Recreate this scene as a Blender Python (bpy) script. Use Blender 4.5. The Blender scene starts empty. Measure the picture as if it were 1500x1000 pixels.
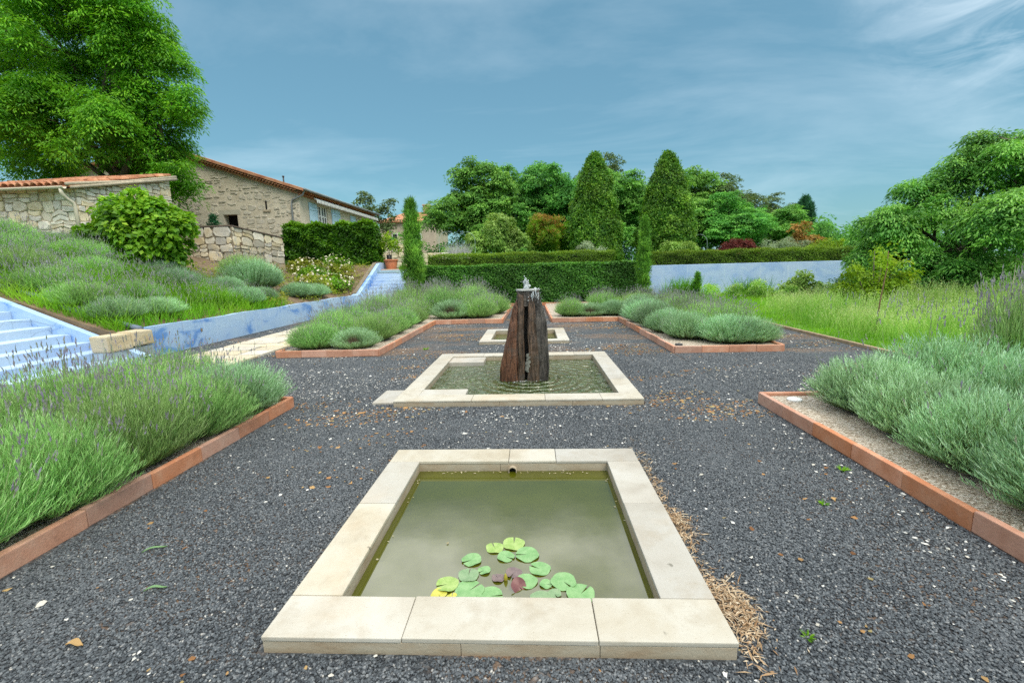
import bpy, bmesh, math, random
import numpy as np
from mathutils import Vector, Matrix

# ------------------------------------------------------------------ camera, sky, sun, exposure
S = bpy.context.scene
COL = S.collection
rng = np.random.default_rng(7)
random.seed(7)
R_ = math.radians

cam_d = bpy.data.cameras.new("camera")
cam_d.lens = 15.78
cam_d.sensor_width = 36.0
cam_d.clip_start = 0.05
cam_d.clip_end = 3000
cam = bpy.data.objects.new("camera", cam_d)
COL.objects.link(cam)
PITCH, YAW, ROLL = .1625, .0495, -.0261
fw = Vector((-math.sin(YAW) * math.cos(PITCH), math.cos(YAW) * math.cos(PITCH), -math.sin(PITCH)))
rt = Vector((math.cos(YAW), math.sin(YAW), 0))
upv = rt.cross(fw)
rt2 = rt * math.cos(ROLL) + upv * math.sin(ROLL)
up2 = upv * math.cos(ROLL) - rt * math.sin(ROLL)
M = Matrix((rt2, up2, -fw)).transposed().to_4x4()
M.translation = Vector((0, 0, 1.604))
cam.matrix_world = M
S.camera = cam

SUN_ELEV, SUN_AZ = 56.0, 140.0      # azimuth clockwise from +Y: behind the camera, to the right
world = bpy.data.worlds.new("World")
S.world = world
world.use_nodes = True
wn, wl = world.node_tree.nodes, world.node_tree.links
wn.clear()
def N(t, **k):
    n = wn.new(t)
    for a, b in k.items(): setattr(n, a, b)
    return n
out = N("ShaderNodeOutputWorld"); bg = N("ShaderNodeBackground")
sky = N("ShaderNodeTexSky", sky_type='NISHITA', sun_disc=False)
sky.sun_elevation = R_(SUN_ELEV); sky.sun_rotation = R_(SUN_AZ)
sky.air_density = 1.0; sky.dust_density = 1.0; sky.ozone_density = 2.0
tint = N("ShaderNodeMix", data_type='RGBA', blend_type='MULTIPLY'); tint.inputs[0].default_value = 1
tint.inputs[7].default_value = (0.70, 0.98, 0.82, 1)
tc = N("ShaderNodeTexCoord"); sep = N("ShaderNodeSeparateXYZ")
zz = N("ShaderNodeMath", operation='MAXIMUM'); zz.inputs[1].default_value = 0.0
za = N("ShaderNodeMath", operation='ADD'); za.inputs[1].default_value = 0.16
dv = N("ShaderNodeVectorMath", operation='DIVIDE'); cb = N("ShaderNodeCombineXYZ")
mp = N("ShaderNodeMapping"); mp.inputs['Rotation'].default_value = (0, 0, R_(38)); mp.inputs['Scale'].default_value = (0.5, 1.0, 1)
nz = N("ShaderNodeTexNoise"); nz.inputs['Scale'].default_value = 1.3; nz.inputs['Detail'].default_value = 7; nz.inputs['Roughness'].default_value = .6; nz.inputs['Distortion'].default_value = .5
ramp = N("ShaderNodeValToRGB"); ramp.color_ramp.elements[0].position = .46; ramp.color_ramp.elements[1].position = .85
ramp.color_ramp.elements[1].color = (.075, .075, .075, 1)
ov = N("ShaderNodeMapRange"); ov.inputs[1].default_value = .455; ov.inputs[2].default_value = .57; ov.inputs[3].default_value = 0; ov.inputs[4].default_value = .8
ov.interpolation_type = 'SMOOTHSTEP'
nz2 = N("ShaderNodeTexNoise"); nz2.inputs['Scale'].default_value = 1.9; nz2.inputs['Detail'].default_value = 5
r2 = N("ShaderNodeMapRange"); r2.inputs[1].default_value = .42; r2.inputs[2].default_value = .60; r2.inputs[3].default_value = .25; r2.inputs[4].default_value = 1.25
ovm = N("ShaderNodeMath", operation='MULTIPLY')
ad = N("ShaderNodeMath", operation='ADD', use_clamp=True)
mx = N("ShaderNodeMix", data_type='RGBA')
mx.inputs[7].default_value = (12.0, 12.2, 12.2, 1)
bg.inputs[1].default_value = .10
wl.new(tc.outputs['Generated'], sep.inputs[0])
wl.new(sep.outputs[2], zz.inputs[0]); wl.new(zz.outputs[0], za.inputs[0])
wl.new(za.outputs[0], cb.inputs[0]); wl.new(za.outputs[0], cb.inputs[1]); cb.inputs[2].default_value = 1
wl.new(tc.outputs['Generated'], dv.inputs[0]); wl.new(cb.outputs[0], dv.inputs[1])
wl.new(dv.outputs[0], mp.inputs[0]); wl.new(mp.outputs[0], nz.inputs['Vector']); wl.new(dv.outputs[0], nz2.inputs['Vector'])
wl.new(nz.outputs[0], ramp.inputs[0]); wl.new(sep.outputs[2], ov.inputs[0])
wl.new(nz2.outputs[0], r2.inputs[0]); wl.new(ov.outputs[0], ovm.inputs[0]); wl.new(r2.outputs[0], ovm.inputs[1])
# white cirrus bank high at the right
cd = N("ShaderNodeVectorMath", operation='DOT_PRODUCT'); cd.inputs[1].default_value = Vector((.672, .598, .437)).normalized()
cm = N("ShaderNodeMapRange"); cm.interpolation_type = 'SMOOTHSTEP'; cm.inputs[1].default_value = .95; cm.inputs[2].default_value = 1.0; cm.inputs[3].default_value = 0; cm.inputs[4].default_value = .62
nz3 = N("ShaderNodeTexNoise"); nz3.inputs['Scale'].default_value = 2.6; nz3.inputs['Detail'].default_value = 8; nz3.inputs['Roughness'].default_value = .62; nz3.inputs['Distortion'].default_value = 1.2
r3 = N("ShaderNodeMapRange"); r3.inputs[1].default_value = .42; r3.inputs[2].default_value = .75; r3.inputs[3].default_value = 0; r3.inputs[4].default_value = .30
cmul = N("ShaderNodeMath", operation='MULTIPLY'); cad = N("ShaderNodeMath", operation='ADD')
wl.new(tc.outputs['Generated'], cd.inputs[0]); wl.new(cd.outputs['Value'], cm.inputs[0]); wl.new(dv.outputs[0], nz3.inputs['Vector']); wl.new(nz3.outputs[0], r3.inputs[0])
wl.new(cm.outputs[0], cmul.inputs[0]); wl.new(r3.outputs[0], cmul.inputs[1]); wl.new(cmul.outputs[0], cad.inputs[0]); wl.new(ramp.outputs[0], cad.inputs[1])
wl.new(cad.outputs[0], ad.inputs[0]); wl.new(ovm.outputs[0], ad.inputs[1])
fl = N("ShaderNodeMix", data_type='RGBA'); fl.inputs[0].default_value = .72; fl.inputs[7].default_value = (.57, 1.22, 1.76, 1)     # thin even veil
wl.new(sky.outputs[0], tint.inputs[6]); wl.new(tint.outputs[2], fl.inputs[6]); wl.new(fl.outputs[2], mx.inputs[6]); wl.new(ad.outputs[0], mx.inputs[0])
wl.new(mx.outputs[2], bg.inputs[0]); wl.new(bg.outputs[0], out.inputs[0])

sd = bpy.data.lights.new("sun", 'SUN'); sd.energy = 1.15; sd.angle = R_(26); sd.color = (1, .93, .80)
so = bpy.data.objects.new("sun", sd); COL.objects.link(so)
sdir = Vector((math.sin(R_(SUN_AZ)) * math.cos(R_(SUN_ELEV)), math.cos(R_(SUN_AZ)) * math.cos(R_(SUN_ELEV)), math.sin(R_(SUN_ELEV))))
so.rotation_euler = sdir.to_track_quat('Z', 'Y').to_euler(); so.location = (10, -10, 30)
S.view_settings.view_transform = 'Standard'; S.view_settings.look = 'None'
S.view_settings.gamma = 1; S.view_settings.use_curve_mapping = False
S.view_settings.exposure = 1.36
S.cycles.use_denoising = False
S.cycles.max_bounces = 8; S.cycles.transparent_max_bounces = 6; S.cycles.diffuse_bounces = 5
S.cycles.glossy_bounces = 3; S.cycles.transmission_bounces = 4

# ------------------------------------------------------------------ helpers
def link(o, parent=None):
    COL.objects.link(o)
    if parent is not None: o.parent = parent
    return o

def tag(o, label=None, cat=None, group=None, kind=None):
    if label: o['label'] = label
    if cat: o['category'] = cat
    if group: o['group'] = group
    if kind: o['kind'] = kind
    return o

def thing(name, label, cat, loc=(0, 0, 0), rz=0, group=None):
    o = bpy.data.objects.new(name, None)
    o.empty_display_size = .2
    o.location = loc; o.rotation_euler = (0, 0, rz)
    return tag(link(o), label, cat, group)

def dup(root, loc=None, rz=None, scale=None, label=None, group=None):
    r = root.copy(); COL.objects.link(r)
    if loc is not None: r.location = loc
    if rz is not None: r.rotation_euler = (0, 0, rz)
    if scale is not None: r.scale = scale
    if label: r['label'] = label
    if group: r['group'] = group
    for ch in list(root.children):
        c = ch.copy(); COL.objects.link(c); c.parent = r
        for g in list(ch.children):
            d = g.copy(); COL.objects.link(d); d.parent = c
    return r

class G:
    """collects geometry in numpy arrays; every face carries a random tint number"""
    def __init__(s): s.V = []; s.F = []; s.n = 0
    def add(s, V, F, rnd=.5, mat=0):
        V = np.asarray(V, float).reshape(-1, 3); F = np.asarray(F, int)
        if len(V) == 0: return
        rnd = np.broadcast_to(np.asarray(rnd, float), (len(F),))
        s.V.append(V); s.F.append((F + s.n, rnd, np.full(len(F), mat))); s.n += len(V)
    def mesh(s, name, mats, smooth=False):
        me = bpy.data.meshes.new(name)
        V = np.concatenate(s.V)
        lt = np.concatenate([np.full(len(f), f.shape[1]) for f, _, _ in s.F])
        lv = np.concatenate([f.ravel() for f, _, _ in s.F])
        ls = np.concatenate([[0], np.cumsum(lt)[:-1]])
        me.vertices.add(len(V)); me.vertices.foreach_set('co', V.ravel())
        me.loops.add(len(lv)); me.loops.foreach_set('vertex_index', lv.astype(np.int32))
        me.polygons.add(len(lt)); me.polygons.foreach_set('loop_start', ls.astype(np.int32))
        try: me.polygons.foreach_set('loop_total', lt.astype(np.int32))
        except Exception: pass
        for m in mats: me.materials.append(m)
        me.polygons.foreach_set('material_index', np.concatenate([m for _, _, m in s.F]).astype(np.int32))
        me.polygons.foreach_set('use_smooth', np.full(len(lt), smooth))
        me.update(calc_edges=True)
        a = me.attributes.new('rnd', 'FLOAT', 'FACE')
        a.data.foreach_set('value', np.concatenate([r for _, r, _ in s.F]).astype(np.float32))
        return me
    def obj(s, name, mats, parent=None, smooth=False, loc=None):
        if not isinstance(mats, (list, tuple)): mats = [mats]
        o = bpy.data.objects.new(name, s.mesh(name, mats, smooth))
        if loc is not None: o.location = loc
        return link(o, parent)

def nrm(a): return a / np.maximum(np.linalg.norm(a, axis=-1, keepdims=True), 1e-9)
def rdir(n): return nrm(rng.normal(size=(n, 3)))

def kites(g, P, D, Nn, L, W, rnd=.5, mat=0, curl=.18, belly=.42):
    D = nrm(D); Sd = nrm(np.cross(D, Nn)); N2 = np.cross(Sd, D)
    L = np.broadcast_to(np.asarray(L, float), (len(P),))[:, None]; W = np.broadcast_to(np.asarray(W, float), (len(P),))[:, None]
    m = P + D * L * belly
    V = np.stack([P, m + Sd * W / 2, P + D * L - N2 * L * curl, m - Sd * W / 2], 1).reshape(-1, 3)
    F = np.arange(len(P) * 4).reshape(-1, 4)
    g.add(V, F, rnd, mat)

def blades(g, P, D, H, W, bend, rnd=.5, mat=0):
    """curved tapering grass blades: quad + tip triangle"""
    n = len(P); D = nrm(D)
    az = rng.uniform(0, 2 * math.pi, n)
    Sd = np.stack([np.cos(az), np.sin(az), np.zeros(n)], 1)
    H = np.broadcast_to(np.asarray(H, float), (n,))[:, None]; W = np.broadcast_to(np.asarray(W, float), (n,))[:, None]
    out_ = np.stack([D[:, 0], D[:, 1], np.zeros(n)], 1)
    m = P + D * H * .55
    t = P + D * H * .95 + nrm(out_ + 1e-6) * H * np.broadcast_to(np.asarray(bend, float), (n,))[:, None]
    V = np.stack([P - Sd * W / 2, P + Sd * W / 2, m + Sd * W * .4, m - Sd * W * .4, t], 1).reshape(-1, 3)
    b = np.arange(n)[:, None] * 5
    rnd = np.broadcast_to(np.asarray(rnd, float), (n,))
    g.add(V, np.concatenate([b + np.array([0, 1, 2, 3])]), rnd, mat)
    F3 = b + np.array([3, 2, 4])
    g.F.append((F3 + g.n - len(V), rnd, np.full(n, mat)))

def tube(g, pts, rad, sides=8, rnd=.5, mat=0, cap=True):
    pts = np.asarray(pts, float); n = len(pts); rad = np.broadcast_to(np.asarray(rad, float), (n,))
    T = nrm(np.gradient(pts, axis=0)); ref = np.array([1, 0, 0]) if abs(T[0][0]) < .8 else np.array([0, 1, 0])
    A = nrm(np.cross(T, ref)); B = np.cross(T, A)
    th = np.arange(sides) / sides * 2 * math.pi
    V = (pts[:, None, :] + rad[:, None, None] * (A[:, None, :] * np.cos(th)[None, :, None] + B[:, None, :] * np.sin(th)[None, :, None])).reshape(-1, 3)
    F = []
    for i in range(n - 1):
        for j in range(sides):
            k = (j + 1) % sides
            F.append((i * sides + j, i * sides + k, (i + 1) * sides + k, (i + 1) * sides + j))
    g.add(V, F, rnd, mat)
    if cap:
        q = [np.arange(sides)[::-1], (n - 1) * sides + np.arange(sides)]
        g.F.append((np.array(q) + g.n - len(V), np.full(2, .5 if np.ndim(rnd) else rnd), np.full(2, mat)))

def box_bm(bm, x0, x1, y0, y1, z0, z1, bevel=0, seg=1, jit=0):
    vs = [bm.verts.new((x + random.uniform(-jit, jit), y + random.uniform(-jit, jit), z + random.uniform(-jit, jit))) for z in (z0, z1) for y in (y0, y1) for x in (x0, x1)]
    fs = [bm.faces.new([vs[i] for i in q]) for q in ((0, 2, 3, 1), (4, 5, 7, 6), (0, 1, 5, 4), (2, 6, 7, 3), (0, 4, 6, 2), (1, 3, 7, 5))]
    if bevel:
        es = list({e for f in fs for e in f.edges})
        bmesh.ops.bevel(bm, geom=es, offset=bevel, segments=seg, affect='EDGES', profile=.6)

def bm_mesh(name, bm, mats):
    me = bpy.data.meshes.new(name); bm.normal_update(); bm.to_mesh(me); bm.free()
    for m in (mats if isinstance(mats, (list, tuple)) else [mats]): me.materials.append(m)
    return me

def box(name, x0, x1, y0, y1, z0, z1, m, parent=None, bevel=0, jit=0, seg=1):
    bm = bmesh.new(); box_bm(bm, x0, x1, y0, y1, z0, z1, bevel, seg, jit)
    return link(bpy.data.objects.new(name, bm_mesh(name, bm, m)), parent)

def sheet(name, rects, z, m, kind='structure', parent=None):
    bm = bmesh.new()
    for x0, x1, y0, y1 in rects:
        bm.faces.new([bm.verts.new(p) for p in ((x0, y0, z), (x1, y0, z), (x1, y1, z), (x0, y1, z))])
    o = link(bpy.data.objects.new(name, bm_mesh(name, bm, m)), parent)
    return tag(o, kind=kind)

# ------------------------------------------------------------------ materials
class MT:
    def __init__(s, name):
        s.m = bpy.data.materials.new(name); s.m.use_nodes = True
        s.n, s.l = s.m.node_tree.nodes, s.m.node_tree.links
        s.p = s.n['Principled BSDF']; s.o = s.n['Material Output']
        s.p.inputs['Specular IOR Level'].default_value = .3
    def new(s, t, **k):
        n = s.n.new(t)
        for a, b in k.items(): setattr(n, a, b)
        return n
    def noise(s, scale, detail=4, rough=.55, vec=None, dist=0):
        n = s.new('ShaderNodeTexNoise'); n.inputs['Scale'].default_value = scale; n.inputs['Detail'].default_value = detail
        n.inputs['Roughness'].default_value = rough; n.inputs['Distortion'].default_value = dist
        s.l.new(vec if vec is not None else s.pos(), n.inputs['Vector']); return n.outputs[0]
    def pos(s):
        if not hasattr(s, '_pos'): s._pos = s.new('ShaderNodeNewGeometry').outputs['Position']
        return s._pos
    def scaled(s, sc, vec=None):
        n = s.new('ShaderNodeMapping'); n.inputs['Scale'].default_value = sc
        s.l.new(vec if vec is not None else s.pos(), n.inputs[0]); return n.outputs[0]
    def ramp(s, fac, stops, interp='LINEAR'):
        n = s.new('ShaderNodeValToRGB'); cr = n.color_ramp; cr.interpolation = interp
        while len(cr.elements) < len(stops): cr.elements.new(.5)
        for e, (p, c) in zip(cr.elements, stops): e.position = p; e.color = (c[0], c[1], c[2], 1)
        s.l.new(fac, n.inputs[0]); return n.outputs[0]
    def mr(s, fac, a, b, c=0, d=1):
        n = s.new('ShaderNodeMapRange'); n.inputs[1].default_value = a; n.inputs[2].default_value = b; n.inputs[3].default_value = c; n.inputs[4].default_value = d
        s.l.new(fac, n.inputs[0]); return n.outputs[0]
    def mix(s, fac, a, b, mode='MIX'):
        n = s.new('ShaderNodeMix', data_type='RGBA', blend_type=mode)
        for sock, v in ((n.inputs[0], fac), (n.inputs[6], a), (n.inputs[7], b)):
            if isinstance(v, (int, float)): sock.default_value = v
            elif isinstance(v, tuple): sock.default_value = (v[0], v[1], v[2], 1)
            else: s.l.new(v, sock)
        return n.outputs[2]
    def math(s, op, a, b=0.0):
        n = s.new('ShaderNodeMath', operation=op)
        for sock, v in ((n.inputs[0], a), (n.inputs[1], b)):
            if isinstance(v, (int, float)): sock.default_value = v
            else: s.l.new(v, sock)
        return n.outputs[0]
    def base(s, c):
        if isinstance(c, tuple): s.p.inputs['Base Color'].default_value = (c[0], c[1], c[2], 1)
        else: s.l.new(c, s.p.inputs['Base Color'])
    def bump(s, h, strength=.4, dist=.02):
        n = s.new('ShaderNodeBump'); n.inputs['Strength'].default_value = strength; n.inputs['Distance'].default_value = dist
        s.l.new(h, n.inputs['Height']); s.l.new(n.outputs[0], s.p.inputs['Normal'])
    def rough(s, v):
        if isinstance(v, (int, float)): s.p.inputs['Roughness'].default_value = v
        else: s.l.new(v, s.p.inputs['Roughness'])
    def attr(s, name='rnd'):
        n = s.new('ShaderNodeAttribute'); n.attribute_name = name; return n.outputs['Fac']
    def objrnd(s): return s.new('ShaderNodeObjectInfo').outputs['Random']

def leaf_mat(name, stops, trans=.35, rough=.5, spec=.25, objvar=.0, gain=1.0):
    t = MT(name)
    n = len(stops); stops = [tuple(min(q * gain, .8) for q in s_) for s_ in stops]
    c = t.ramp(t.attr(), [(i / max(n - 1, 1), s) for i, s in enumerate(stops)])
    big = t.noise(.75, 4)
    hs = t.new('ShaderNodeHueSaturation'); t.l.new(c, hs.inputs['Color'])
    t.l.new(t.mr(big, .32, .68, .68, 1.30), hs.inputs['Value'])
    if objvar:
        t.l.new(t.mr(t.objrnd(), 0, 1, .5 - objvar, .5 + objvar), hs.inputs['Hue'])
        t.l.new(t.math('MULTIPLY', t.mr(big, .32, .68, .72, 1.28), t.mr(t.math('FRACT', t.math('MULTIPLY', t.objrnd(), 9.7)), 0, 1, .85, 1.2)), hs.inputs['Value'])
    c = hs.outputs[0]
    t.base(c); t.rough(rough); t.p.inputs['Specular IOR Level'].default_value = spec
    tr = t.new('ShaderNodeBsdfTranslucent')
    tcol = t.mix(1.0, c, (1.25, 1.2, .7), 'MULTIPLY'); t.l.new(tcol, tr.inputs[0])
    ms = t.new('ShaderNodeMixShader'); ms.inputs[0].default_value = trans
    t.l.new(t.p.outputs[0], ms.inputs[1]); t.l.new(tr.outputs[0], ms.inputs[2]); t.l.new(ms.outputs[0], t.o.inputs[0])
    return t.m

def plain(name, col, rough=.7, var=.12, scale=6, bump=0, bscale=40, spec=.3):
    t = MT(name)
    f = t.noise(scale, 5)
    t.base(t.ramp(f, [(.3, tuple(c * (1 - var) for c in col)), (.7, tuple(min(c * (1 + var), 1) for c in col))]))
    t.rough(rough); t.p.inputs['Specular IOR Level'].default_value = spec
    if bump: t.bump(t.noise(bscale, 4), bump, .01)
    return t.m

def m_gravel():
    t = MT('dark_gravel')
    v = t.new('ShaderNodeTexVoronoi'); v.inputs['Scale'].default_value = 62; t.l.new(t.pos(), v.inputs['Vector'])
    sx = t.new('ShaderNodeSeparateColor'); t.l.new(v.outputs['Color'], sx.inputs[0])
    c = t.ramp(sx.outputs[0], [(0, (.016, .018, .021)), (.45, (.045, .053, .06)), (.85, (.09, .101, .11)), (1, (.18, .185, .19))])
    # rust-brown leaf dust lying in drifts
    drift = t.noise(.75, 5, .65, t.scaled((.8, 1.5, 1)))
    fine = t.noise(26, 3)
    d = t.math('MULTIPLY', t.mr(drift, .48, .62), t.mr(fine, .40, .60))
    c = t.mix(t.math('MULTIPLY', d, .6), c, (.33, .18, .08))
    c = t.mix(t.mr(t.noise(.6, 4, .6), .45, .75, 0, .35), c, (.112, .122, .13))
    t.base(c); t.rough(.75)
    t.bump(v.outputs['Distance'], .9, .012)
    return t.m

def m_stone(name, stops, scale=3.0, rough=.8, bump=.35, bscale=45, per_obj=.0, pits=True):
    t = MT(name)
    f = t.noise(scale, 6, .6)
    c = t.ramp(f, stops)
    if per_obj:
        hs = t.new('ShaderNodeHueSaturation'); t.l.new(c, hs.inputs['Color'])
        r = t.objrnd()
        t.l.new(t.mr(r, 0, 1, 1 - per_obj, 1 + per_obj), hs.inputs['Value'])
        r2 = t.math('FRACT', t.math('MULTIPLY', r, 7.31)); t.l.new(t.mr(r2, 0, 1, .55, 1.35), hs.inputs['Saturation'])
        c = hs.outputs[0]
    if pits:
        pv = t.noise(bscale * 1.6, 3)
        c = t.mix(t.mr(pv, .66, .76, 0, .45), c, (.2, .16, .11))
    t.base(c); t.rough(rough)
    t.bump(t.noise(bscale, 5, .65), bump, .012)
    return t.m

M_ = {}
M_['gravel'] = m_gravel()
def m_travertine():
    t = MT('travertine')
    f = t.noise(2.2, 6, .6, dist=.4)
    c = t.ramp(f, [(.25, (.345, .295, .22)), (.45, (.435, .395, .32)), (.6, (.47, .44, .375)), (.8, (.40, .36, .285))])
    hs = t.new('ShaderNodeHueSaturation'); t.l.new(c, hs.inputs['Color'])
    r = t.objrnd(); t.l.new(t.mr(r, 0, 1, .86, 1.10), hs.inputs['Value']); t.l.new(t.mr(t.math('FRACT', t.math('MULTIPLY', r, 5.7)), 0, 1, .65, 1.2), hs.inputs['Saturation'])
    c = hs.outputs[0]
    grime = t.noise(5.5, 7, .7)
    c = t.mix(t.mr(grime, .50, .74, 0, .55), c, (.30, .245, .17))
    c = t.mix(t.mr(t.noise(1.3, 5, .6), .55, .75, 0, .4), c, (.50, .36, .22))
    v = t.noise(150, 2); c = t.mix(t.mr(v, .66, .72, 0, .6), c, (.24, .18, .11))
    spots = t.noise(14, 2); c = t.mix(t.mr(spots, .73, .77, 0, .65), c, (.10, .09, .065))
    t.base(c); t.rough(.62); t.bump(t.noise(90, 4), .18, .004)
    return t.m
M_['trav'] = m_travertine()
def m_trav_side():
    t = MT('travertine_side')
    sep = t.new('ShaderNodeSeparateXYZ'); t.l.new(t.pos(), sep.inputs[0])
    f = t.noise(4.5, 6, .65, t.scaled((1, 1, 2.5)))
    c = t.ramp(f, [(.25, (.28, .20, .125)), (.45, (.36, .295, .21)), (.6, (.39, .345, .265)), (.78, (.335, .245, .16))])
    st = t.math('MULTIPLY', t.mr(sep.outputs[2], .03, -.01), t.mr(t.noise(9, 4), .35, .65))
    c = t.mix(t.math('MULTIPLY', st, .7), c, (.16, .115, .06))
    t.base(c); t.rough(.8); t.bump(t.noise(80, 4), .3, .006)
    return t.m
M_['travside'] = m_trav_side()

def m_water(name, col, col2, bump_fn=None, ior=1.40):
    t = MT(name)
    t.base(t.mix(t.mr(t.noise(1.6, 3), .35, .65), col, col2))
    t.rough(.02); t.p.inputs['IOR'].default_value = ior; t.p.inputs['Specular IOR Level'].default_value = .5
    if bump_fn: bump_fn(t)
    else: t.bump(t.noise(6, 2), .015, .02)
    return t.m
M_['water1'] = m_water('still_pond_water', (.056, .060, .003), (.072, .078, .006), ior=1.85)
def ripples(t):
    v = t.new('ShaderNodeVectorMath', operation='SUBTRACT'); t.l.new(t.pos(), v.inputs[0]); v.inputs[1].default_value = (-.05, 6.45, 0)
    ln = t.new('ShaderNodeVectorMath', operation='LENGTH'); t.l.new(v.outputs[0], ln.inputs[0])
    dist = t.math('ADD', ln.outputs['Value'], t.math('MULTIPLY', t.noise(3, 3), .12))
    s = t.math('SINE', t.math('MULTIPLY', dist, 40))
    amp = t.mr(ln.outputs['Value'], .3, 1.6, 1, .35)
    h = t.math('ADD', t.math('MULTIPLY', t.math('MULTIPLY', s, amp), .45), t.math('MULTIPLY', t.noise(8, 3, .55, None, .6), 3.0))
    t.bump(h, 1.0, .05)
M_['water2'] = m_water('rippled_fountain_water', (.03, .055, .006), (.055, .085, .012), ripples, ior=1.9)

M_['terra'] = None
def m_terra():
    t = MT('terracotta')
    f = t.noise(5, 6, .65)
    c = t.ramp(f, [(.25, (.41, .165, .085)), (.5, (.51, .235, .14)), (.75, (.56, .32, .215))])
    hs = t.new('ShaderNodeHueSaturation'); t.l.new(c, hs.inputs['Color'])
    r = t.objrnd(); t.l.new(t.mr(r, 0, 1, .82, 1.14), hs.inputs['Value']); t.l.new(t.mr(t.math('FRACT', t.math('MULTIPLY', r, 3.7)), 0, 1, .8, 1.1), hs.inputs['Saturation'])
    c = t.mix(t.mr(t.noise(9, 6, .7), .58, .75, 0, .45), hs.outputs[0], (.20, .10, .065))
    c = t.mix(t.mr(t.noise(3, 5, .7), .60, .8, 0, .4), c, (.55, .40, .30))
    t.base(c); t.rough(.85); t.bump(t.noise(60, 5), .3, .008)
    return t.m
M_['terra'] = m_terra()

def m_blue(name='blue_limewash', strong=1.0, pale=None):
    t = MT(name)
    f = t.noise(1.1, 6, .62, t.scaled((1, .8, 1.5)), .6)
    c = t.ramp(f, [(.36, (.40, .54, .70)), (.53, (.34, .485, .70)), (.59, (.15, .30, .61)), (.65, (.11, .25, .57)), (.71, (.34, .485, .70))] if strong > .5 else
               [(.3, (.46, .56, .68)), (.5, (.42, .53, .67)), (.68, (.32, .44, .65)), (.8, (.45, .56, .68))])
    if pale: c = t.ramp(f, pale)
    drip = t.noise(2.2, 4, .6, t.scaled((4, 4, .35)))
    c = t.mix(t.mr(drip, .58, .74, 0, .35), c, (.62, .70, .78))
    dirt = t.noise(4, 7, .7)
    c = t.mix(t.mr(dirt, .62, .8, 0, .55), c, (.22, .24, .27))
    run = t.noise(3.1, 5, .65, t.scaled((6, 6, .22))); c = t.mix(t.mr(run, .60, .72, 0, .40), c, (.17, .21, .30))
    vc = t.new('ShaderNodeTexVoronoi', feature='DISTANCE_TO_EDGE'); vc.inputs['Scale'].default_value = 1.1; t.l.new(t.pos(), vc.inputs['Vector'])
    c = t.mix(t.math('MULTIPLY', t.mr(vc.outputs['Distance'], .006, .0, 0, .5), t.mr(t.noise(.8, 2), .45, .6)), c, (.12, .14, .18))
    t.base(c); t.rough(.85); t.bump(t.noise(35, 5), .25, .01)
    return t.m
M_['blue'] = m_blue(); M_['blue2'] = m_blue('pale_blue_limewash', 0)
M_['blue3'] = m_blue('lavender_blue_limewash', 0, [(.3, (.44, .55, .72)), (.48, (.38, .50, .71)), (.62, (.29, .42, .68)), (.75, (.40, .52, .71))])
M_['wallstone'] = m_stone('pale_limestone', [(.3, (.58, .485, .33)), (.5, (.72, .64, .49)), (.7, (.66, .585, .45))], 3, per_obj=.16)
M_['wallstone2'] = m_stone('mixed_limestone', [(.3, (.44, .35, .22)), (.5, (.54, .47, .35)), (.7, (.42, .40, .36))], 2.5, per_obj=.32)
M_['mortar'] = plain('lime_mortar', (.40, .34, .25), .9, .2, 8, .3)
M_['mortar_dark'] = plain('dark_joint_mortar', (.22, .18, .13), .9, .2, 8, .3)
def m_render():
    t = MT('house_lime_render')
    f = t.noise(1.6, 7, .65); c = t.ramp(f, [(.3, (.46, .40, .30)), (.5, (.55, .49, .385)), (.7, (.61, .55, .445))])
    t.base(c); t.rough(.9); t.bump(t.noise(14, 5), .4, .03); return t.m
M_['render'] = m_render()
M_['housestone'] = m_stone('house_rubble_stone', [(.25, (.30, .27, .22)), (.45, (.46, .42, .34)), (.6, (.52, .48, .40)), (.75, (.34, .32, .29))], 4.2, per_obj=0)
def m_tile():
    t = MT('roof_tile_clay')
    c = t.ramp(t.noise(2.6, 6, .7), [(.25, (.22, .10, .06)), (.45, (.42, .17, .09)), (.6, (.50, .26, .15)), (.8, (.42, .33, .25))])
    hs = t.new('ShaderNodeHueSaturation'); t.l.new(c, hs.inputs['Color']); t.l.new(t.mr(t.objrnd(), 0, 1, .75, 1.25), hs.inputs['Value'])
    t.base(hs.outputs[0]); t.rough(.9); t.bump(t.noise(40, 4), .3, .01); return t.m
M_['tile'] = m_tile()
M_['soil'] = plain('dry_soil', (.17, .12, .075), .95, .35, 3, .6, 30)
M_['mulch'] = None
def m_mulch():
    t = MT('pale_grit_mulch')
    v = t.new('ShaderNodeTexVoronoi'); v.inputs['Scale'].default_value = 70; t.l.new(t.pos(), v.inputs['Vector'])
    sx = t.new('ShaderNodeSeparateColor'); t.l.new(v.outputs['Color'], sx.inputs[0])
    c = t.ramp(sx.outputs[0], [(0, (.20, .15, .10)), (.5, (.42, .35, .27)), (1, (.60, .54, .46))])
    t.base(c); t.rough(.9); t.bump(v.outputs['Distance'], .8, .012); return t.m
M_['mulch'] = m_mulch()
M_['lawn'] = plain('lawn_ground', (.10, .20, .03), .9, .3, 2, .4, 30)
M_['field'] = plain('field_ground', (.10, .15, .04), .95, .3, .05)
M_['bark'] = m_stone('bark', [(.3, (.07, .055, .04)), (.6, (.14, .115, .09)), (.8, (.20, .17, .13))], 8, .9, .8, 18, pits=False)
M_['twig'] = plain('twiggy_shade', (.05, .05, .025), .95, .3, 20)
M_['lavstem'] = leaf_mat('lavender_stem', [(.18, .26, .11), (.28, .37, .17)], .25, .7)
M_['lavleaf'] = leaf_mat('lavender_leaf_grey_green', [(.095, .18, .085), (.175, .30, .16), (.27, .425, .265), (.41, .555, .41)], .30, .65, .2, .012, gain=1.4)
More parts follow.
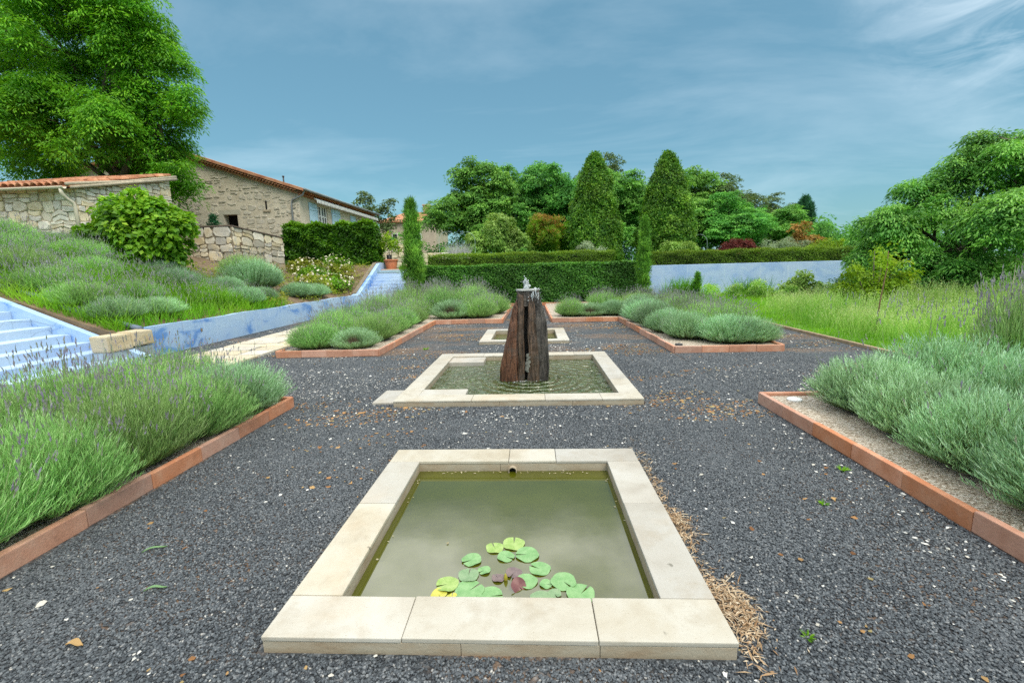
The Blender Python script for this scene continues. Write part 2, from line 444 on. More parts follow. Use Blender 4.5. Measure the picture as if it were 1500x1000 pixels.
M_['lavleaf_green'] = leaf_mat('lavender_leaf_green', [(.085, .185, .055), (.145, .27, .085), (.225, .36, .135), (.32, .45, .21)], .32, .6, .2, .012, gain=1.6)
M_['lavflower'] = leaf_mat('lavender_bud', [(.25, .29, .19), (.30, .29, .32), (.26, .22, .36), (.34, .37, .26)], .25, .8)
M_['deadstem'] = leaf_mat('dead_lavender_wood', [(.13, .085, .06), (.22, .15, .11)], .1, .9)
M_['hedge'] = leaf_mat('hornbeam_leaf', [(.022, .075, .012), (.04, .12, .016), (.065, .17, .022), (.13, .25, .035)], .3, .45, .3, gain=1.7)
M_['hedge2'] = leaf_mat('box_leaf', [(.06, .13, .01), (.10, .19, .012), (.14, .24, .018), (.20, .30, .03)], .35, .5, gain=1.1)
M_['tree_left'] = leaf_mat('box_elder_leaf', [(.04, .15, .008), (.07, .22, .010), (.115, .29, .014), (.18, .38, .022)], .42, .45, gain=1.5)
M_['tree_right'] = leaf_mat('tree_of_heaven_leaf', [(.035, .12, .018), (.06, .17, .026), (.10, .23, .035), (.16, .31, .055)], .36, .45, .35, gain=1.85)
M_['tree_back'] = leaf_mat('far_tree_leaf', [(.03, .095, .018), (.05, .14, .024), (.08, .19, .032), (.12, .24, .045)], .34, .55, .2, .015, gain=2.2)
M_['tree_dark'] = leaf_mat('dusky_tree_leaf', [(.05, .09, .035), (.075, .12, .04), (.11, .16, .05)], .3, .55, .2, gain=1.5)
M_['cone'] = leaf_mat('pyramid_tree_leaf', [(.03, .10, .012), (.065, .17, .018), (.12, .25, .025), (.20, .34, .04)], .34, .45, gain=1.3)
M_['cypress'] = leaf_mat('cypress_spray', [(.035, .11, .012), (.06, .17, .018), (.10, .24, .024), (.15, .31, .03)], .25, .6, gain=1.4)
M_['cypress_dark'] = leaf_mat('dark_cypress_spray', [(.012, .06, .025), (.022, .09, .038), (.04, .13, .055)], .2, .7, gain=1.6)
M_['vine'] = leaf_mat('vine_leaf', [(.05, .14, .01), (.10, .23, .012), (.16, .31, .018), (.26, .40, .03)], .4, .45, gain=1.35)
M_['pale'] = leaf_mat('pale_shrub_leaf', [(.13, .26, .045), (.21, .37, .07), (.32, .48, .11), (.42, .56, .18)], .4, .5)
M_['orange'] = leaf_mat('orange_tipped_leaf', [(.10, .26, .015), (.15, .32, .018), (.22, .34, .03), (.48, .26, .09)], .4, .5)
M_['red'] = leaf_mat('red_maple_leaf', [(.10, .018, .02), (.17, .032, .03), (.25, .06, .04)], .35, .5)
M_['rust'] = leaf_mat('rust_orange_leaf', [(.16, .20, .04), (.34, .20, .05), (.45, .22, .06)], .35, .5)
M_['yellow'] = leaf_mat('yellow_green_leaf', [(.14, .27, .012), (.22, .36, .016), (.34, .45, .03)], .42, .5)
M_['greyleaf'] = leaf_mat('grey_shrub_leaf', [(.20, .28, .14), (.28, .36, .22), (.36, .42, .30)], .3, .6)
M_['plume'] = leaf_mat('silver_plume', [(.38, .40, .46), (.50, .50, .56), (.56, .56, .60)], .3, .7)
M_['grass'] = leaf_mat('lawn_blade', [(.10, .27, .012), (.15, .36, .016), (.22, .43, .024), (.30, .46, .06)], .45, .5, gain=1.15)
M_['meadow'] = leaf_mat('meadow_blade', [(.15, .38, .04), (.25, .48, .08), (.38, .56, .16), (.54, .60, .32)], .4, .6)
M_['lily_leafy'] = leaf_mat('day_lily_leaf', [(.08, .24, .012), (.13, .33, .016), (.20, .40, .025)], .42, .45)
M_['ground_cover'] = leaf_mat('ground_cover_leaf', [(.16, .24, .02), (.26, .33, .03), (.36, .38, .06), (.30, .20, .08)], .35, .6)
M_['rose'] = plain('white_rose', (.80, .74, .60), .7, .08, 30)
M_['white'] = plain('white_chip', (.62, .60, .55), .8, .2, 40)
M_['cream'] = plain('cream_painted_metal', (.62, .55, .43), .5, .08, 4)
M_['darkmetal'] = plain('dark_metal', (.05, .05, .055), .5, .2, 6)
M_['shutter'] = plain('pale_blue_shutter', (.42, .60, .72), .6, .06, 5)
M_['white_paint'] = plain('white_paint', (.74, .74, .72), .5, .05, 5)
M_['awning'] = plain('white_awning', (.70, .70, .68), .8, .06, 4)
t = MT('window_glass'); t.base((.03, .035, .04)); t.rough(.05); M_['glass'] = t.m
t = MT('dark_opening'); t.base((.008, .008, .007)); t.rough(.9); M_['dark'] = t.m
M_['timber'] = plain('grey_timber', (.30, .22, .14), .85, .25, 5, .3)
M_['plastic'] = plain('black_plastic', (.012, .012, .013), .4, .2, 6)

# ------------------------------------------------------------------ ground, terraces, bank
sheet('ground', [(-900, 900, -300, 1500)], -.06, M_['field'])
POOLS = [(-.189, 2.634, 2.0, .25), (-.21, 6.545, 2.95, .25), (-.21, 10.37, 1.93, .24)]     # centre x, centre y, side, kerb width
xs = sorted({-7.76, 6.0} | {round(p[0] + s * (p[2] / 2 - .04), 4) for p in POOLS for s in (-1, 1)})
ys = sorted({-4.0, 19.4} | {round(p[1] + s * (p[2] / 2 - .04), 4) for p in POOLS for s in (-1, 1)})
rects = []
for i in range(len(xs) - 1):
    for j in range(len(ys) - 1):
        cx, cy = (xs[i] + xs[i + 1]) / 2, (ys[j] + ys[j + 1]) / 2
        if any(abs(cx - p[0]) < p[2] / 2 - .04 and abs(cy - p[1]) < p[2] / 2 - .04 for p in POOLS): continue
        rects.append((xs[i], xs[i + 1], ys[j], ys[j + 1]))
sheet('gravel_yard', rects, 0, M_['gravel'])
sheet('lawn', [(6.06, 40, -4, 21.5)], -.004, M_['lawn'])
sheet('terrace', [(-7.7, 90, 21.75, 160)], 1.52, M_['lawn'])

def lerp(a, b, t): return a + (b - a) * np.clip(t, 0, 1)
def bank_h(x, y):
    x = np.asarray(x, float); y = np.asarray(y, float)
    w = lerp(.55, 1.9, (y - 19) / 3.2)
    k = lerp(.345, .30, (y - 12) / 5); k = lerp(k, .02, (y - 18.6) / 3.2)
    d = np.maximum(-7.85 - x, 0)
    cap = lerp(2.5, 2.2, (y - 17.6) / 2.5)
    h = np.minimum(w + k * d, cap)
    h2 = lerp(h, np.maximum(h, 2.3), (y - 23) / 3)
    return h2
g = G()
gx = np.concatenate([np.linspace(-40, -16, 13), np.linspace(-15.5, -7.86, 52)]); gy = np.concatenate([np.linspace(8.03, 24, 90), np.linspace(25, 160, 20)])
X, Y = np.meshgrid(gx, gy)
Z = bank_h(X, Y) + .03 * np.sin(X * 3.1) * np.sin(Y * 2.7) * ((X < -8.2) & (Y < 19))
V = np.stack([X, Y, Z], -1).reshape(-1, 3); nx, ny = len(gx), len(gy)
F = [(j * nx + i, j * nx + i + 1, (j + 1) * nx + i + 1, (j + 1) * nx + i) for j in range(ny - 1) for i in range(nx - 1)]
g.add(V, F)
# closing skirt along the stairs side
sk = np.array([[x, 8.03, bank_h(x, 8.03)] for x in gx]); sk2 = sk.copy(); sk2[:, 2] = -.06
g.add(np.concatenate([sk, sk2]), [(i + 1, i, i + nx, i + nx + 1) for i in range(nx - 1)])
tag(g.obj('bank_soil', M_['soil'], smooth=True), kind='structure')

# ------------------------------------------------------------------ stone pools
def make_pool(p, label, near_splits, far_splits, side_splits, ztop=.08):
    cx, cy, s, w = p; h = s / 2
    x0, x1, y0, y1 = cx - h, cx + h, cy - h, cy + h
    root = thing('stone_pool', label, 'garden pool', (cx, cy, 0))
    def slab(a, b, c, d):
        q = .0016
        o = box('coping_slab', a - cx + q, b - cx - q, c - cy + q, d - cy - q, ztop - .022 + random.uniform(-.001, .001), ztop + random.uniform(-.0012, .0012), M_['trav'], root, .005, .0012, 2)
        return o
    xx = [x0] + near_splits + [x1]
    for i in range(len(xx) - 1): slab(xx[i], xx[i + 1], y0, y0 + w)
    xx = [x0] + far_splits + [x1]
    for i in range(len(xx) - 1): slab(xx[i], xx[i + 1], y1 - w, y1)
    yy = [y0 + w] + side_splits + [y1 - w]
    for i in range(len(yy) - 1):
        slab(x0, x0 + w, yy[i], yy[i + 1]); slab(x1 - w, x1, yy[i], yy[i + 1])
    e = .004; zt = ztop - .0235; zb = -.25
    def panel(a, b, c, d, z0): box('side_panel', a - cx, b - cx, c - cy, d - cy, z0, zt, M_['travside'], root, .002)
    # outer skirt, in lengths like the slabs
    sp = [x0 + e, x0 + (x1 - x0) * .43, x0 + (x1 - x0) * .72, x1 - e]
    for i in range(3):
        panel(sp[i], sp[i + 1] - .002, y0 + e, y0 + .05, -.055); panel(sp[i], sp[i + 1] - .002, y1 - .05, y1 - e, -.055)
    panel(x0 + e, x0 + .05, y0 + .052, y1 - .052, -.055); panel(x1 - .05, x1 - e, y0 + .052, y1 - .052, -.055)
    # inner basin walls
    iw = w - e
    for a, b in ((x0 + iw - .04, cx - .1), (cx - .098, x1 - iw + .04)):
        panel(a, b, y1 - iw, y1 - iw + .04, zb); panel(a, b, y0 + iw - .04, y0 + iw, zb)
    panel(x0 + iw - .04, x0 + iw, y0 + iw + .002, y1 - iw - .002, zb); panel(x1 - iw, x1 - iw + .04, y0 + iw + .002, y1 - iw - .002, zb)
    return root, (x0 + iw, x1 - iw, y0 + iw, y1 - iw)
pool1, in1 = make_pool(POOLS[0], 'still square lily pool with pale stone rim in the foreground', [-.58, .245], [-.22, .16], [2.74])
pool2, in2 = make_pool(POOLS[1], 'largest square stone pool, around the tall rock fountain', [-.75, .12, .78], [-.9, .05, .7], [6.0, 6.9])
pool3, in3 = make_pool(POOLS[2], 'smallest square stone pool, behind the rock fountain', [-.55, .25], [-.5, .3], [10.4], .07)
def water(name, r, z, m):
    o = sheet(name, [r], z, m); return o
water('pool_water', in1, -.006, M_['water1'])
water('pool_water', in2, -.012, M_['water2'])
water('pool_water', in3, -.035, M_['water1'])
# overflow pipe in the far inner wall of the front pool
g = G()
th = np.linspace(0, 2 * math.pi, 21)[:-1]
ring = lambda r, y: np.stack([r * np.cos(th), np.full(20, y), r * np.sin(th)], 1)
V = np.concatenate([ring(.036, -.03), ring(.036, .02), ring(.028, -.03), ring(.028, .02)])
F = []
for j in range(20):
    k = (j + 1) % 20
    F += [(j, k, 20 + k, 20 + j), (40 + k, 40 + j, 60 + j, 60 + k), (k, j, 40 + j, 40 + k)]
g.add(V, F)
o = g.obj('overflow_pipe', M_['travside'], pool1, True, (0, 3.384 - 2.634, .006))
o2 = G(); o2.add(ring(.028, .0), [list(range(20))]); o2.obj('pipe_mouth', M_['dark'], o)
# loose square slabs lying on and beside the middle pool
for (a, b, c, d, z0, z1, lab) in ((-1.49, -.86, 5.30, 5.60, .03, .073, 'flat stone slab inside the fountain pool, at its front left corner'),
                                  (-1.48, -.85, 7.36, 7.79, -.06, .055, 'raised stone slab inside the fountain pool, at its back left corner'),
                                  (-1.98, -1.70, 5.18, 5.74, -.02, .03, 'pale stone slab flush with gravel, outside the fountain pool corner')):
    o = box('stone_slab', a, b, c, d, z0, z1, M_['trav'], None, .004); tag(o, lab, 'stone slab')

# ------------------------------------------------------------------ brick kerbs and planting beds
bm = bmesh.new(); box_bm(bm, -.027, .027, .0015, .4985, 0, .128, .007, 2)
kerb_me = bm_mesh('kerb_block', bm, M_['terra'])
def kerb(label, pts, L=.5):
    root = thing('brick_kerb', label, 'brick kerb', (pts[0][0], pts[0][1], 0))
    for (ax, ay), (bx, by) in zip(pts[:-1], pts[1:]):
        ln = math.hypot(bx - ax, by - ay); n = max(1, round(ln / L)); st = ln / n
        ang = math.atan2(by - ay, bx - ax) - math.pi / 2
        for i in range(n):
            o = bpy.data.objects.new('kerb_block', kerb_me); link(o, root)
            o.location = (ax + (bx - ax) * i / n - pts[0][0], ay + (by - ay) * i / n - pts[0][1], random.uniform(-.006, .004))
            o.rotation_euler = (random.uniform(-.008, .008), random.uniform(-.02, .02), ang + random.uniform(-.008, .008)); o.scale = (1, st / .5, random.uniform(.97, 1.04))
    return root
kerb('low terracotta kerb along the gravel side of the near left lavender bed', [(-2.96, .0), (-2.96, 5.15), (-4.9, 5.15)])
kerb('low terracotta kerb framing the near right lavender bed with the gravel corner', [(2.58, 0), (2.58, 5.1), (6.1, 5.1)])
kerb('stepped low terracotta kerb around the far left lavender bed', [(-4.98, 8.6), (-4.98, 8.32), (-2.98, 8.32), (-2.93, 13.14), (-.93, 13.14), (-.88, 17.8)])
kerb('stepped low terracotta kerb around the far right lavender bed', [(4.47, 8.9), (4.47, 8.15), (2.55, 8.15), (2.48, 13.05), (.54, 13.08), (.47, 17.8)])
kerb('terracotta kerb running across in front of the tall clipped hedge', [(-4.9, 18.9), (4.7, 18.9)])
sheet('planting_bed', [(-4.95, -2.99, -1, 5.1)], .075, M_['mulch'])
sheet('planting_bed', [(2.61, 8, -1, 5.06)], .09, M_['mulch'])
sheet('planting_bed', [(-4.96, -2.96, 8.35, 18.8), (-2.96, -.92, 13.18, 18.8)], .09, M_['mulch'])
sheet('planting_bed', [(2.53, 4.45, 8.18, 18.8), (.52, 2.53, 13.1, 18.8)], .09, M_['mulch'])
o = box('edging_board', 5.98, 6.05, -2, 21, -.05, .06, M_['timber'], None, .006); tag(o, 'thin timber edging between the right gravel strip and the lawn', 'edging')
# recessed lamp discs in the beds
def disc(name, x, y, z, r, h, m, label, cat):
    g = G(); n = 20; th = np.linspace(0, 2 * math.pi, n + 1)[:-1]
    a = np.stack([r * np.cos(th), r * np.sin(th), np.zeros(n)], 1); b = a * .9 + [0, 0, h]
    g.add(np.concatenate([a, a + [0, 0, h * .7], b]), [(i, (i + 1) % n, n + (i + 1) % n, n + i) for i in range(n)] + [(n + i, n + (i + 1) % n, 2 * n + (i + 1) % n, 2 * n + i) for i in range(n)])
    g.F.append((np.array([[2 * n + i for i in range(n)]]) , np.array([.5]), np.array([0])))
    return tag(g.obj(name, m, None, False, (x, y, z)), label, cat)
disc('ground_lamp', 2.85, 4.9, .09, .075, .02, M_['white_paint'], 'round white ground lamp in the gravel corner of the near right bed', 'lamp')
disc('ground_lamp', 2.72, 8.45, .09, .07, .03, M_['darkmetal'], 'round black ground lamp in the far right bed front corner', 'lamp')

# ------------------------------------------------------------------ paved path on the left
path = thing('paved_path', None, None, (-6.2, 0, 0)); path['kind'] = 'structure'
y = .2; r = 0
M_['pave'] = m_stone('paving_stone', [(.3, (.46, .39, .28)), (.5, (.56, .50, .39)), (.7, (.52, .44, .33))], 2.5, per_obj=.14)
while y < 18.6:
    hgt = random.choice((.42, .5, .55)); cuts = ((.78,), (.5, 1.05), (1.0,), (.42, .98))[r % 4]
    xx = [0] + list(cuts) + [1.55]
    for i in range(len(xx) - 1):
        jx = random.uniform(-.012, .012)
        box('paving_slab', -6.95 + 6.2 + xx[i] + .02 + jx, -6.95 + 6.2 + xx[i + 1] - .02 + jx, y + .032, y + hgt - .032, -.03, .034 + random.uniform(-.005, .007), M_['pave'], path, .008, .006)
    y += hgt; r += 1

# ------------------------------------------------------------------ blue walls and stairs
wall = thing('blue_wall', 'long low blue limewashed wall between the paved path and the planted bank', 'wall', (-7.75, 8.5, 0))
g = G()
yy = np.linspace(0, 10.6, 54); tp = .61 + .012 * np.sin(yy * 2.3) + rng.normal(0, .004, 54)
for i in range(53):
    a, b, z1, z2 = yy[i], yy[i + 1], tp[i], tp[i + 1]
    V = [(.0, a, -.1), (.0, b, -.1), (.0, a, z1), (.0, b, z2), (-.2, a, z1 - .01), (-.2, b, z2 - .01), (-.2, a, -.1), (-.2, b, -.1)]
    g.add(V, [(0, 1, 3, 2), (2, 3, 5, 4), (4, 5, 7, 6)])
g.add([(0, 0, -.1), (0, 0, tp[0]), (-.2, 0, tp[0] - .01), (-.2, 0, -.1)], [(0, 1, 2, 3)])
g.obj('rendered_face', M_['blue'], wall)
disc_h = G(); n = 14; th = np.linspace(0, 2 * math.pi, n + 1)[:-1]
disc_h.add(np.stack([np.full(n, .004), .035 * np.cos(th), .045 * np.sin(th)], 1), [list(range(n))])
disc_h.obj('weep_hole', M_['mortar_dark'], wall, False, (0, 1.55, .36))
tag(wall.children[-1], 'small dark weep hole')
blk = thing('sandstone_block', 'pitted sandstone blocks ending the low blue wall beside the stairs', 'stone block', (-7.6, 8.0, 0))
box('top_stone', -.25, .08, -.52, -.02, .30, .58, m_stone('pitted_sandstone', [(.3, (.44, .33, .18)), (.5, (.54, .45, .30)), (.7, (.50, .43, .32))], 3, .9, .8, 30), blk, .03, .012, 2)
box('top_stone', -.25, .085, -.015, .46, .32, .60, blk.children[0].data.materials[0], blk, .03, .012, 2)
box('plinth', -.24, .06, -.5, .45, -.05, .298, plain('grey_blue_render', (.30, .36, .40), .9, .25, 5, .3), blk, .01)

st = thing('blue_stairs', 'wide pale blue stairs at the left, climbing away from the gravel yard', 'stairs', (-7.5, 5.0, 0))
for k in range(13):
    box('step', -.36 * k - .40, -.36 * k, -3.6, 2.86, max(.15 * k - .16, -.05), .15 * (k + 1) + (.0), M_['blue2'], st, .008, .002)
g = G()
L = 12
for sgn in (0,):
    xa = np.linspace(.28, -4.6, 25); zt = np.maximum(.15 * (-xa / .36) + .27, .05)
    for i in range(24):
        V = [(xa[i], 2.862, -.1), (xa[i + 1], 2.862, -.1), (xa[i], 2.862, zt[i]), (xa[i + 1], 2.862, zt[i + 1]), (xa[i], 3.0, zt[i]), (xa[i + 1], 3.0, zt[i + 1]), (xa[i], 3.0, -.1), (xa[i + 1], 3.0, -.1)]
        g.add(V, [(0, 1, 3, 2), (2, 3, 5, 4), (4, 5, 7, 6)])
    g.add([(.28, 2.862, -.1), (.28, 2.862, .05), (.28, 3.0, .05), (.28, 3.0, -.1)], [(0, 1, 2, 3)])
g.obj('stringer', M_['blue'], st)
g = G(); xa = np.linspace(-7.75, -12.3, 20); wob = .05 * np.sin(np.arange(20) * .9)
tube(g, np.stack([xa, 8.45 + wob, bank_h(xa, 8.45) + .05], 1), .06, 6)
tag(g.obj('edging_strip', plain('blue_grey_membrane', (.16, .20, .27), .6, .3, 3), smooth=True), 'dark blue-grey membrane edging strip beside the left stairs', 'edging')

# far stairs
st2 = thing('blue_stairs', 'distant narrow blue stairs rising to the terrace beside the cypress', 'stairs', (-6.6, 19.0, 0))
for k in range(11):
    box('step', -.95, 1.12, .3 * k, .3 * k + .34, max(.15 * k - .2, -.05), .15 * (k + 1), M_['blue2'], st2, .006)
box('tile_edge', -.95, 1.12, 3.3, 3.75, 1.55, 1.70, plain('buff_tile', (.50, .30, .17), .8, .15, 5), st2, .005)
w2 = thing('blue_wall', 'sloping blue wall on the left of the distant stairs', 'wall', (-7.7, 19.1, 0))
g = G()
prof = [(0, .60), (.25, .66), (3.1, 1.98), (3.6, 2.02), (4.2, 2.02)]
for (a, za), (b, zb) in zip(prof[:-1], prof[1:]):
    V = [(.15, a, -.1), (.15, b, -.1), (.15, a, za), (.15, b, zb), (-.15, a, za), (-.15, b, zb), (-.15, a, -.1), (-.15, b, -.1)]
    g.add(V, [(0, 1, 3, 2), (2, 3, 5, 4), (4, 5, 7, 6)])
g.add([(.15, 4.2, -.1), (.15, 4.2, 2.02), (-.15, 4.2, 2.02), (-.15, 4.2, -.1)], [(3, 2, 1, 0)])
g.add([(.15, 0, -.1), (.15, 0, .6), (-.15, 0, .6), (-.15, 0, -.1)], [(0, 1, 2, 3)])
g.obj('rendered_face', M_['blue'], w2)
g = G()
for (a, za), (b, zb) in zip(prof[1:-1], prof[2:]):
    V = [(x, yv, z + dz) for (yv, z) in ((a, za), (b, zb)) for x in (-.19, -.02) for dz in (.004, .045)]
    g.add(V, [(0, 2, 3, 1), (4, 5, 7, 6), (1, 3, 7, 5), (2, 6, 7, 3), (0, 1, 5, 4)])
g.obj('coping', M_['mortar_dark'], w2)

w3 = thing('blue_wall', 'tall pale blue retaining wall behind the lawn, below the clipped hedge', 'wall', (5, 21.5, 0))
box('rendered_face', -10.4, 12.2, 0, .25, -.1, 1.54, M_['blue3'], w3, .01)
g = G()

# ------------------------------------------------------------------ gravel grains, chips and litter
def gn_scatter(name, rects, density, r, m, smin, smax, seed):
    bm = bmesh.new()
    for x0, x1, y0, y1 in rects:
        bm.faces.new([bm.verts.new(p) for p in ((x0, y0, .004), (x1, y0, .004), (x1, y1, .004), (x0, y1, .004))])
    o = link(bpy.data.objects.new(name, bm_mesh(name, bm, m)))
    ng = bpy.data.node_groups.new(name, 'GeometryNodeTree')
    ng.interface.new_socket('Geometry', in_out='INPUT', socket_type='NodeSocketGeometry')
    ng.interface.new_socket('Geometry', in_out='OUTPUT', socket_type='NodeSocketGeometry')
    gi, go = ng.nodes.new('NodeGroupInput'), ng.nodes.new('NodeGroupOutput')
    dp = ng.nodes.new('GeometryNodeDistributePointsOnFaces'); dp.inputs['Density'].default_value = density; dp.inputs['Seed'].default_value = seed
    ico = ng.nodes.new('GeometryNodeMeshIcoSphere'); ico.inputs['Radius'].default_value = r; ico.inputs['Subdivisions'].default_value = 1
    sm = ng.nodes.new('GeometryNodeSetMaterial'); sm.inputs['Material'].default_value = m
    ip = ng.nodes.new('GeometryNodeInstanceOnPoints')
    rv = ng.nodes.new('FunctionNodeRandomValue'); rv.data_type = 'FLOAT_VECTOR'; rv.inputs[0].default_value = (-.45, -.45, 0); rv.inputs[1].default_value = (.45, .45, 6.283)
    sv = ng.nodes.new('FunctionNodeRandomValue'); sv.data_type = 'FLOAT_VECTOR'; sv.inputs[0].default_value = smin; sv.inputs[1].default_value = smax
    sv.inputs['Seed'].default_value = 5
    L = ng.links.new
    L(gi.outputs[0], dp.inputs['Mesh']); L(dp.outputs['Points'], ip.inputs['Points']); L(ico.outputs[0], sm.inputs[0]); L(sm.outputs[0], ip.inputs['Instance'])
    L(rv.outputs[0], ip.inputs['Rotation']); L(sv.outputs[0], ip.inputs['Scale']); L(ip.outputs[0], go.inputs[0])
    md = o.modifiers.new('scatter', 'NODES'); md.node_group = ng
    return tag(o, kind='stuff')
t = MT('basalt_grain')
loc_ = t.new('ShaderNodeObjectInfo').outputs['Location']
grain_c = (t.ramp(t.objrnd(), [(0, (.016, .018, .022)), (.4, (.044, .052, .060)), (.8, (.092, .104, .114)), (.985, (.19, .196, .20)), (.995, (.36, .34, .31)), (1, (.46, .44, .40))]))
t.base(t.mix(t.mr(t.noise(.9, 4, .6, loc_), .42, .72, 0, .38), grain_c, (.125, .135, .145)))
t.rough(.62); t.p.inputs['Specular IOR Level'].default_value = .45; M_['grain'] = t.m
NEAR = [(-2.9, -1.22, 1.05, 4.6), (.84, 2.54, 1.05, 4.6), (-1.22, .84, 1.05, 1.625), (-1.22, .84, 3.642, 4.6)]
gn_scatter('gravel_stones', NEAR, 12500, .0072, M_['grain'], (.6, .55, .45), (1.25, 1.1, .9), 3)
FARG = [(-2.9, 2.54, 4.6, 5.06), (-2.9, -1.69, 5.06, 8.2), (1.27, 2.5, 5.06, 8.2), (-4.9, -2.9, 5.25, 8.2), (2.54, 4.6, 5.2, 8.1)]
gn_scatter('gravel_stones', FARG, 6000, .0098, M_['grain'], (.6, .55, .45), (1.25, 1.1, .9), 8)

def in_yard(x, y):
    ok = (x > -7.6) & (x < 5.95) & (y > 1.0) & (y < 18.8)
    for p in POOLS: ok &= ~((np.abs(x - p[0]) < p[2] / 2 + .01) & (np.abs(y - p[1]) < p[2] / 2 + .01))
    ok &= ~((x < -2.9) & (x > -7.0) & (y < 5.2)); ok &= ~((x > 2.52) & (y < 5.15))
    ok &= ~((x > -5.02) & (x < -2.88) & (y > 8.25)); ok &= ~((x < 4.5) & (x > 2.45) & (y > 8.1))
    ok &= ~((x > -3) & (x < -.85) & (y > 13.1)); ok &= ~((x < 2.55) & (x > .45) & (y > 13.0)); ok &= ~((x < -5.4) & (x > -6.95))
    return ok
def nz_field(x, y, f, s):
    return (np.sin(x * f + s) + np.sin(y * f * 1.3 + s * 2.1) + np.sin((x + y) * f * .7 + s * 3.3) + np.sin((x - y * 1.4) * f * 1.9 + s)) / 4
def chips(name, n, size, m, bias, cat_rnd=True, flat=.45):
    x = rng.uniform(-7.6, 5.9, n * 6); y = 1.0 + 17.5 * rng.uniform(0, 1, n * 6) ** 1.15
    w = bias(x, y); keep = in_yard(x, y) & (rng.uniform(0, 1, n * 6) < w)
    x, y = x[keep][:n], y[keep][:n]; k = len(x)
    base = np.array([[1, 0, 0], [.3, .8, 0], [-.7, .6, 0], [-.9, -.4, 0], [.1, -.9, 0], [.1, 0, 1], [0, 0, -.6]], float)
    Fb = np.array([(0, 1, 5), (1, 2, 5), (2, 3, 5), (3, 4, 5), (4, 0, 5), (1, 0, 6), (2, 1, 6), (3, 2, 6), (4, 3, 6), (0, 4, 6)])
    a = rng.uniform(0, 6.28, k); s = size * rng.lognormal(0, .4, k)
    B = base[None] * np.stack([np.ones(k), rng.uniform(.5, 1, k), flat * rng.uniform(.6, 1.2, k)], 1)[:, None]
    B = B + rng.normal(0, .12, B.shape)
    V = np.stack([B[..., 0] * np.cos(a)[:, None] - B[..., 1] * np.sin(a)[:, None], B[..., 0] * np.sin(a)[:, None] + B[..., 1] * np.cos(a)[:, None], B[..., 2]], -1) * s[:, None, None]
    V += np.stack([x, y, np.full(k, .010)], 1)[:, None]
    g = G(); F = (np.arange(k)[:, None, None] * 7 + Fb[None]).reshape(-1, 3)
    g.add(V.reshape(-1, 3), F, np.repeat(rng.uniform(0, 1, k), 10))
    return tag(g.obj(name, m), kind='stuff')
def bias_white(x, y):
    b = .05 + .9 * np.clip(nz_field(x, y, 1.5, 1.2) * 1.6, 0, 1) * np.clip((y - 3.0) / 2, .05, 1)
    d = np.minimum(np.abs(np.abs(x + .2) - 1.6), 1); b += .25 * ((y > 4.3) & (y < 5.3) & (np.abs(x) < 2.4))
    b += .35 * (np.exp(-((x - 2.3) / .3) ** 2) * (y < 5)) + .3 * np.exp(-((x + 2.2) / .8) ** 2 - ((y - 6.3) / 1.8) ** 2)
    return np.clip(b, .02, 1)
chips('white_stone_chips', 8500, .0085, leaf_mat('white_chip_tint', [(.45, .42, .36), (.62, .60, .55), (.72, .70, .66)], 0, .8), bias_white)
def bias_rust(x, y): return np.clip(nz_field(x * .8, y * 1.3, 2.1, 4.4) * 2.2 - .45, 0, 1) * np.clip((y - 3.2) / 1.5, .04, 1) + .012
chips('fallen_leaf_flakes', 15000, .014, leaf_mat('rust_flake', [(.17, .08, .035), (.30, .15, .06), (.40, .24, .10), (.30, .26, .12)], .1, .9), bias_rust, flat=.15)
# straw litter heaped along the right side of the front pool
def straw(name, cx, cy, sx, sy, n, hgt):
    x = cx + rng.normal(0, sx, n); y = cy + rng.normal(0, sy, n); k = x > .822; x, y = x[k], y[k]; n = len(x)
    z = .012 + hgt * np.exp(-((x - cx) / sx / 1.2) ** 2 - ((y - cy) / sy / 1.2) ** 2) * rng.uniform(0, 1, n)
    g = G(); D = rdir(n) * [1, 1, .25]; D[:, 2] = np.abs(D[:, 2])
    kites(g, np.stack([x, y, z], 1), D, rdir(n) * .5 + [0, 0, 1], rng.uniform(.012, .055, n) * rng.lognormal(0, .3, n), rng.uniform(.002, .010, n), rng.uniform(0, 1, n), 0, .12)
    return g
sm = leaf_mat('dry_straw', [(.26, .15, .075), (.42, .28, .16), (.55, .42, .28), (.64, .54, .40)], .15, .8)
g = straw('s', .905, 1.9, .047, .12, 800, .035); g2 = straw('s', .875, 2.6, .04, .10, 420, .02); g3 = straw('s', .86, 3.2, .03, .3, 320, .01); g4 = straw('s', .85, 2.3, .02, .4, 300, .01)
for q in (g2, g3, g4):
    for v in q.V: pass
    off = g.n; g.V += q.V; g.F += [(f + off, r, m) for f, r, m in q.F]; g.n += q.n
tag(g.obj('straw_litter', sm), kind='stuff')
# single fallen leaves and sprigs
def fallen(x, y, L, W, a, m, label):
    g = G(); n = 7; u = np.linspace(0, 1, n); w = W / 2 * np.sin(np.pi * np.clip(u * .96 + .02, 0, 1)) ** .8
    c = np.stack([u * L - L / 2, .01 * np.sin(u * 5), .014 + .006 * np.sin(u * 4)], 1)
    V = np.concatenate([c + np.stack([0 * u, w, .006 + 0 * u], 1), c, c - np.stack([0 * u, w, -.006 + 0 * u], 1)])
    g.add(V, [(i, i + 1, n + i + 1, n + i) for i in range(n - 1)] + [(n + i, n + i + 1, 2 * n + i + 1, 2 * n + i) for i in range(n - 1)], .6)
    o = g.obj('fallen_leaf', m, None, True, (x, y, 0)); o.rotation_euler.z = a
    return tag(o, label, 'leaf')
dry = leaf_mat('dry_leaf', [(.40, .24, .09), (.52, .34, .15)], .2, .7)
fallen(-2.05, 1.65, .075, .035, .2, dry, 'tan dry leaf on dark gravel, left of the front pool')
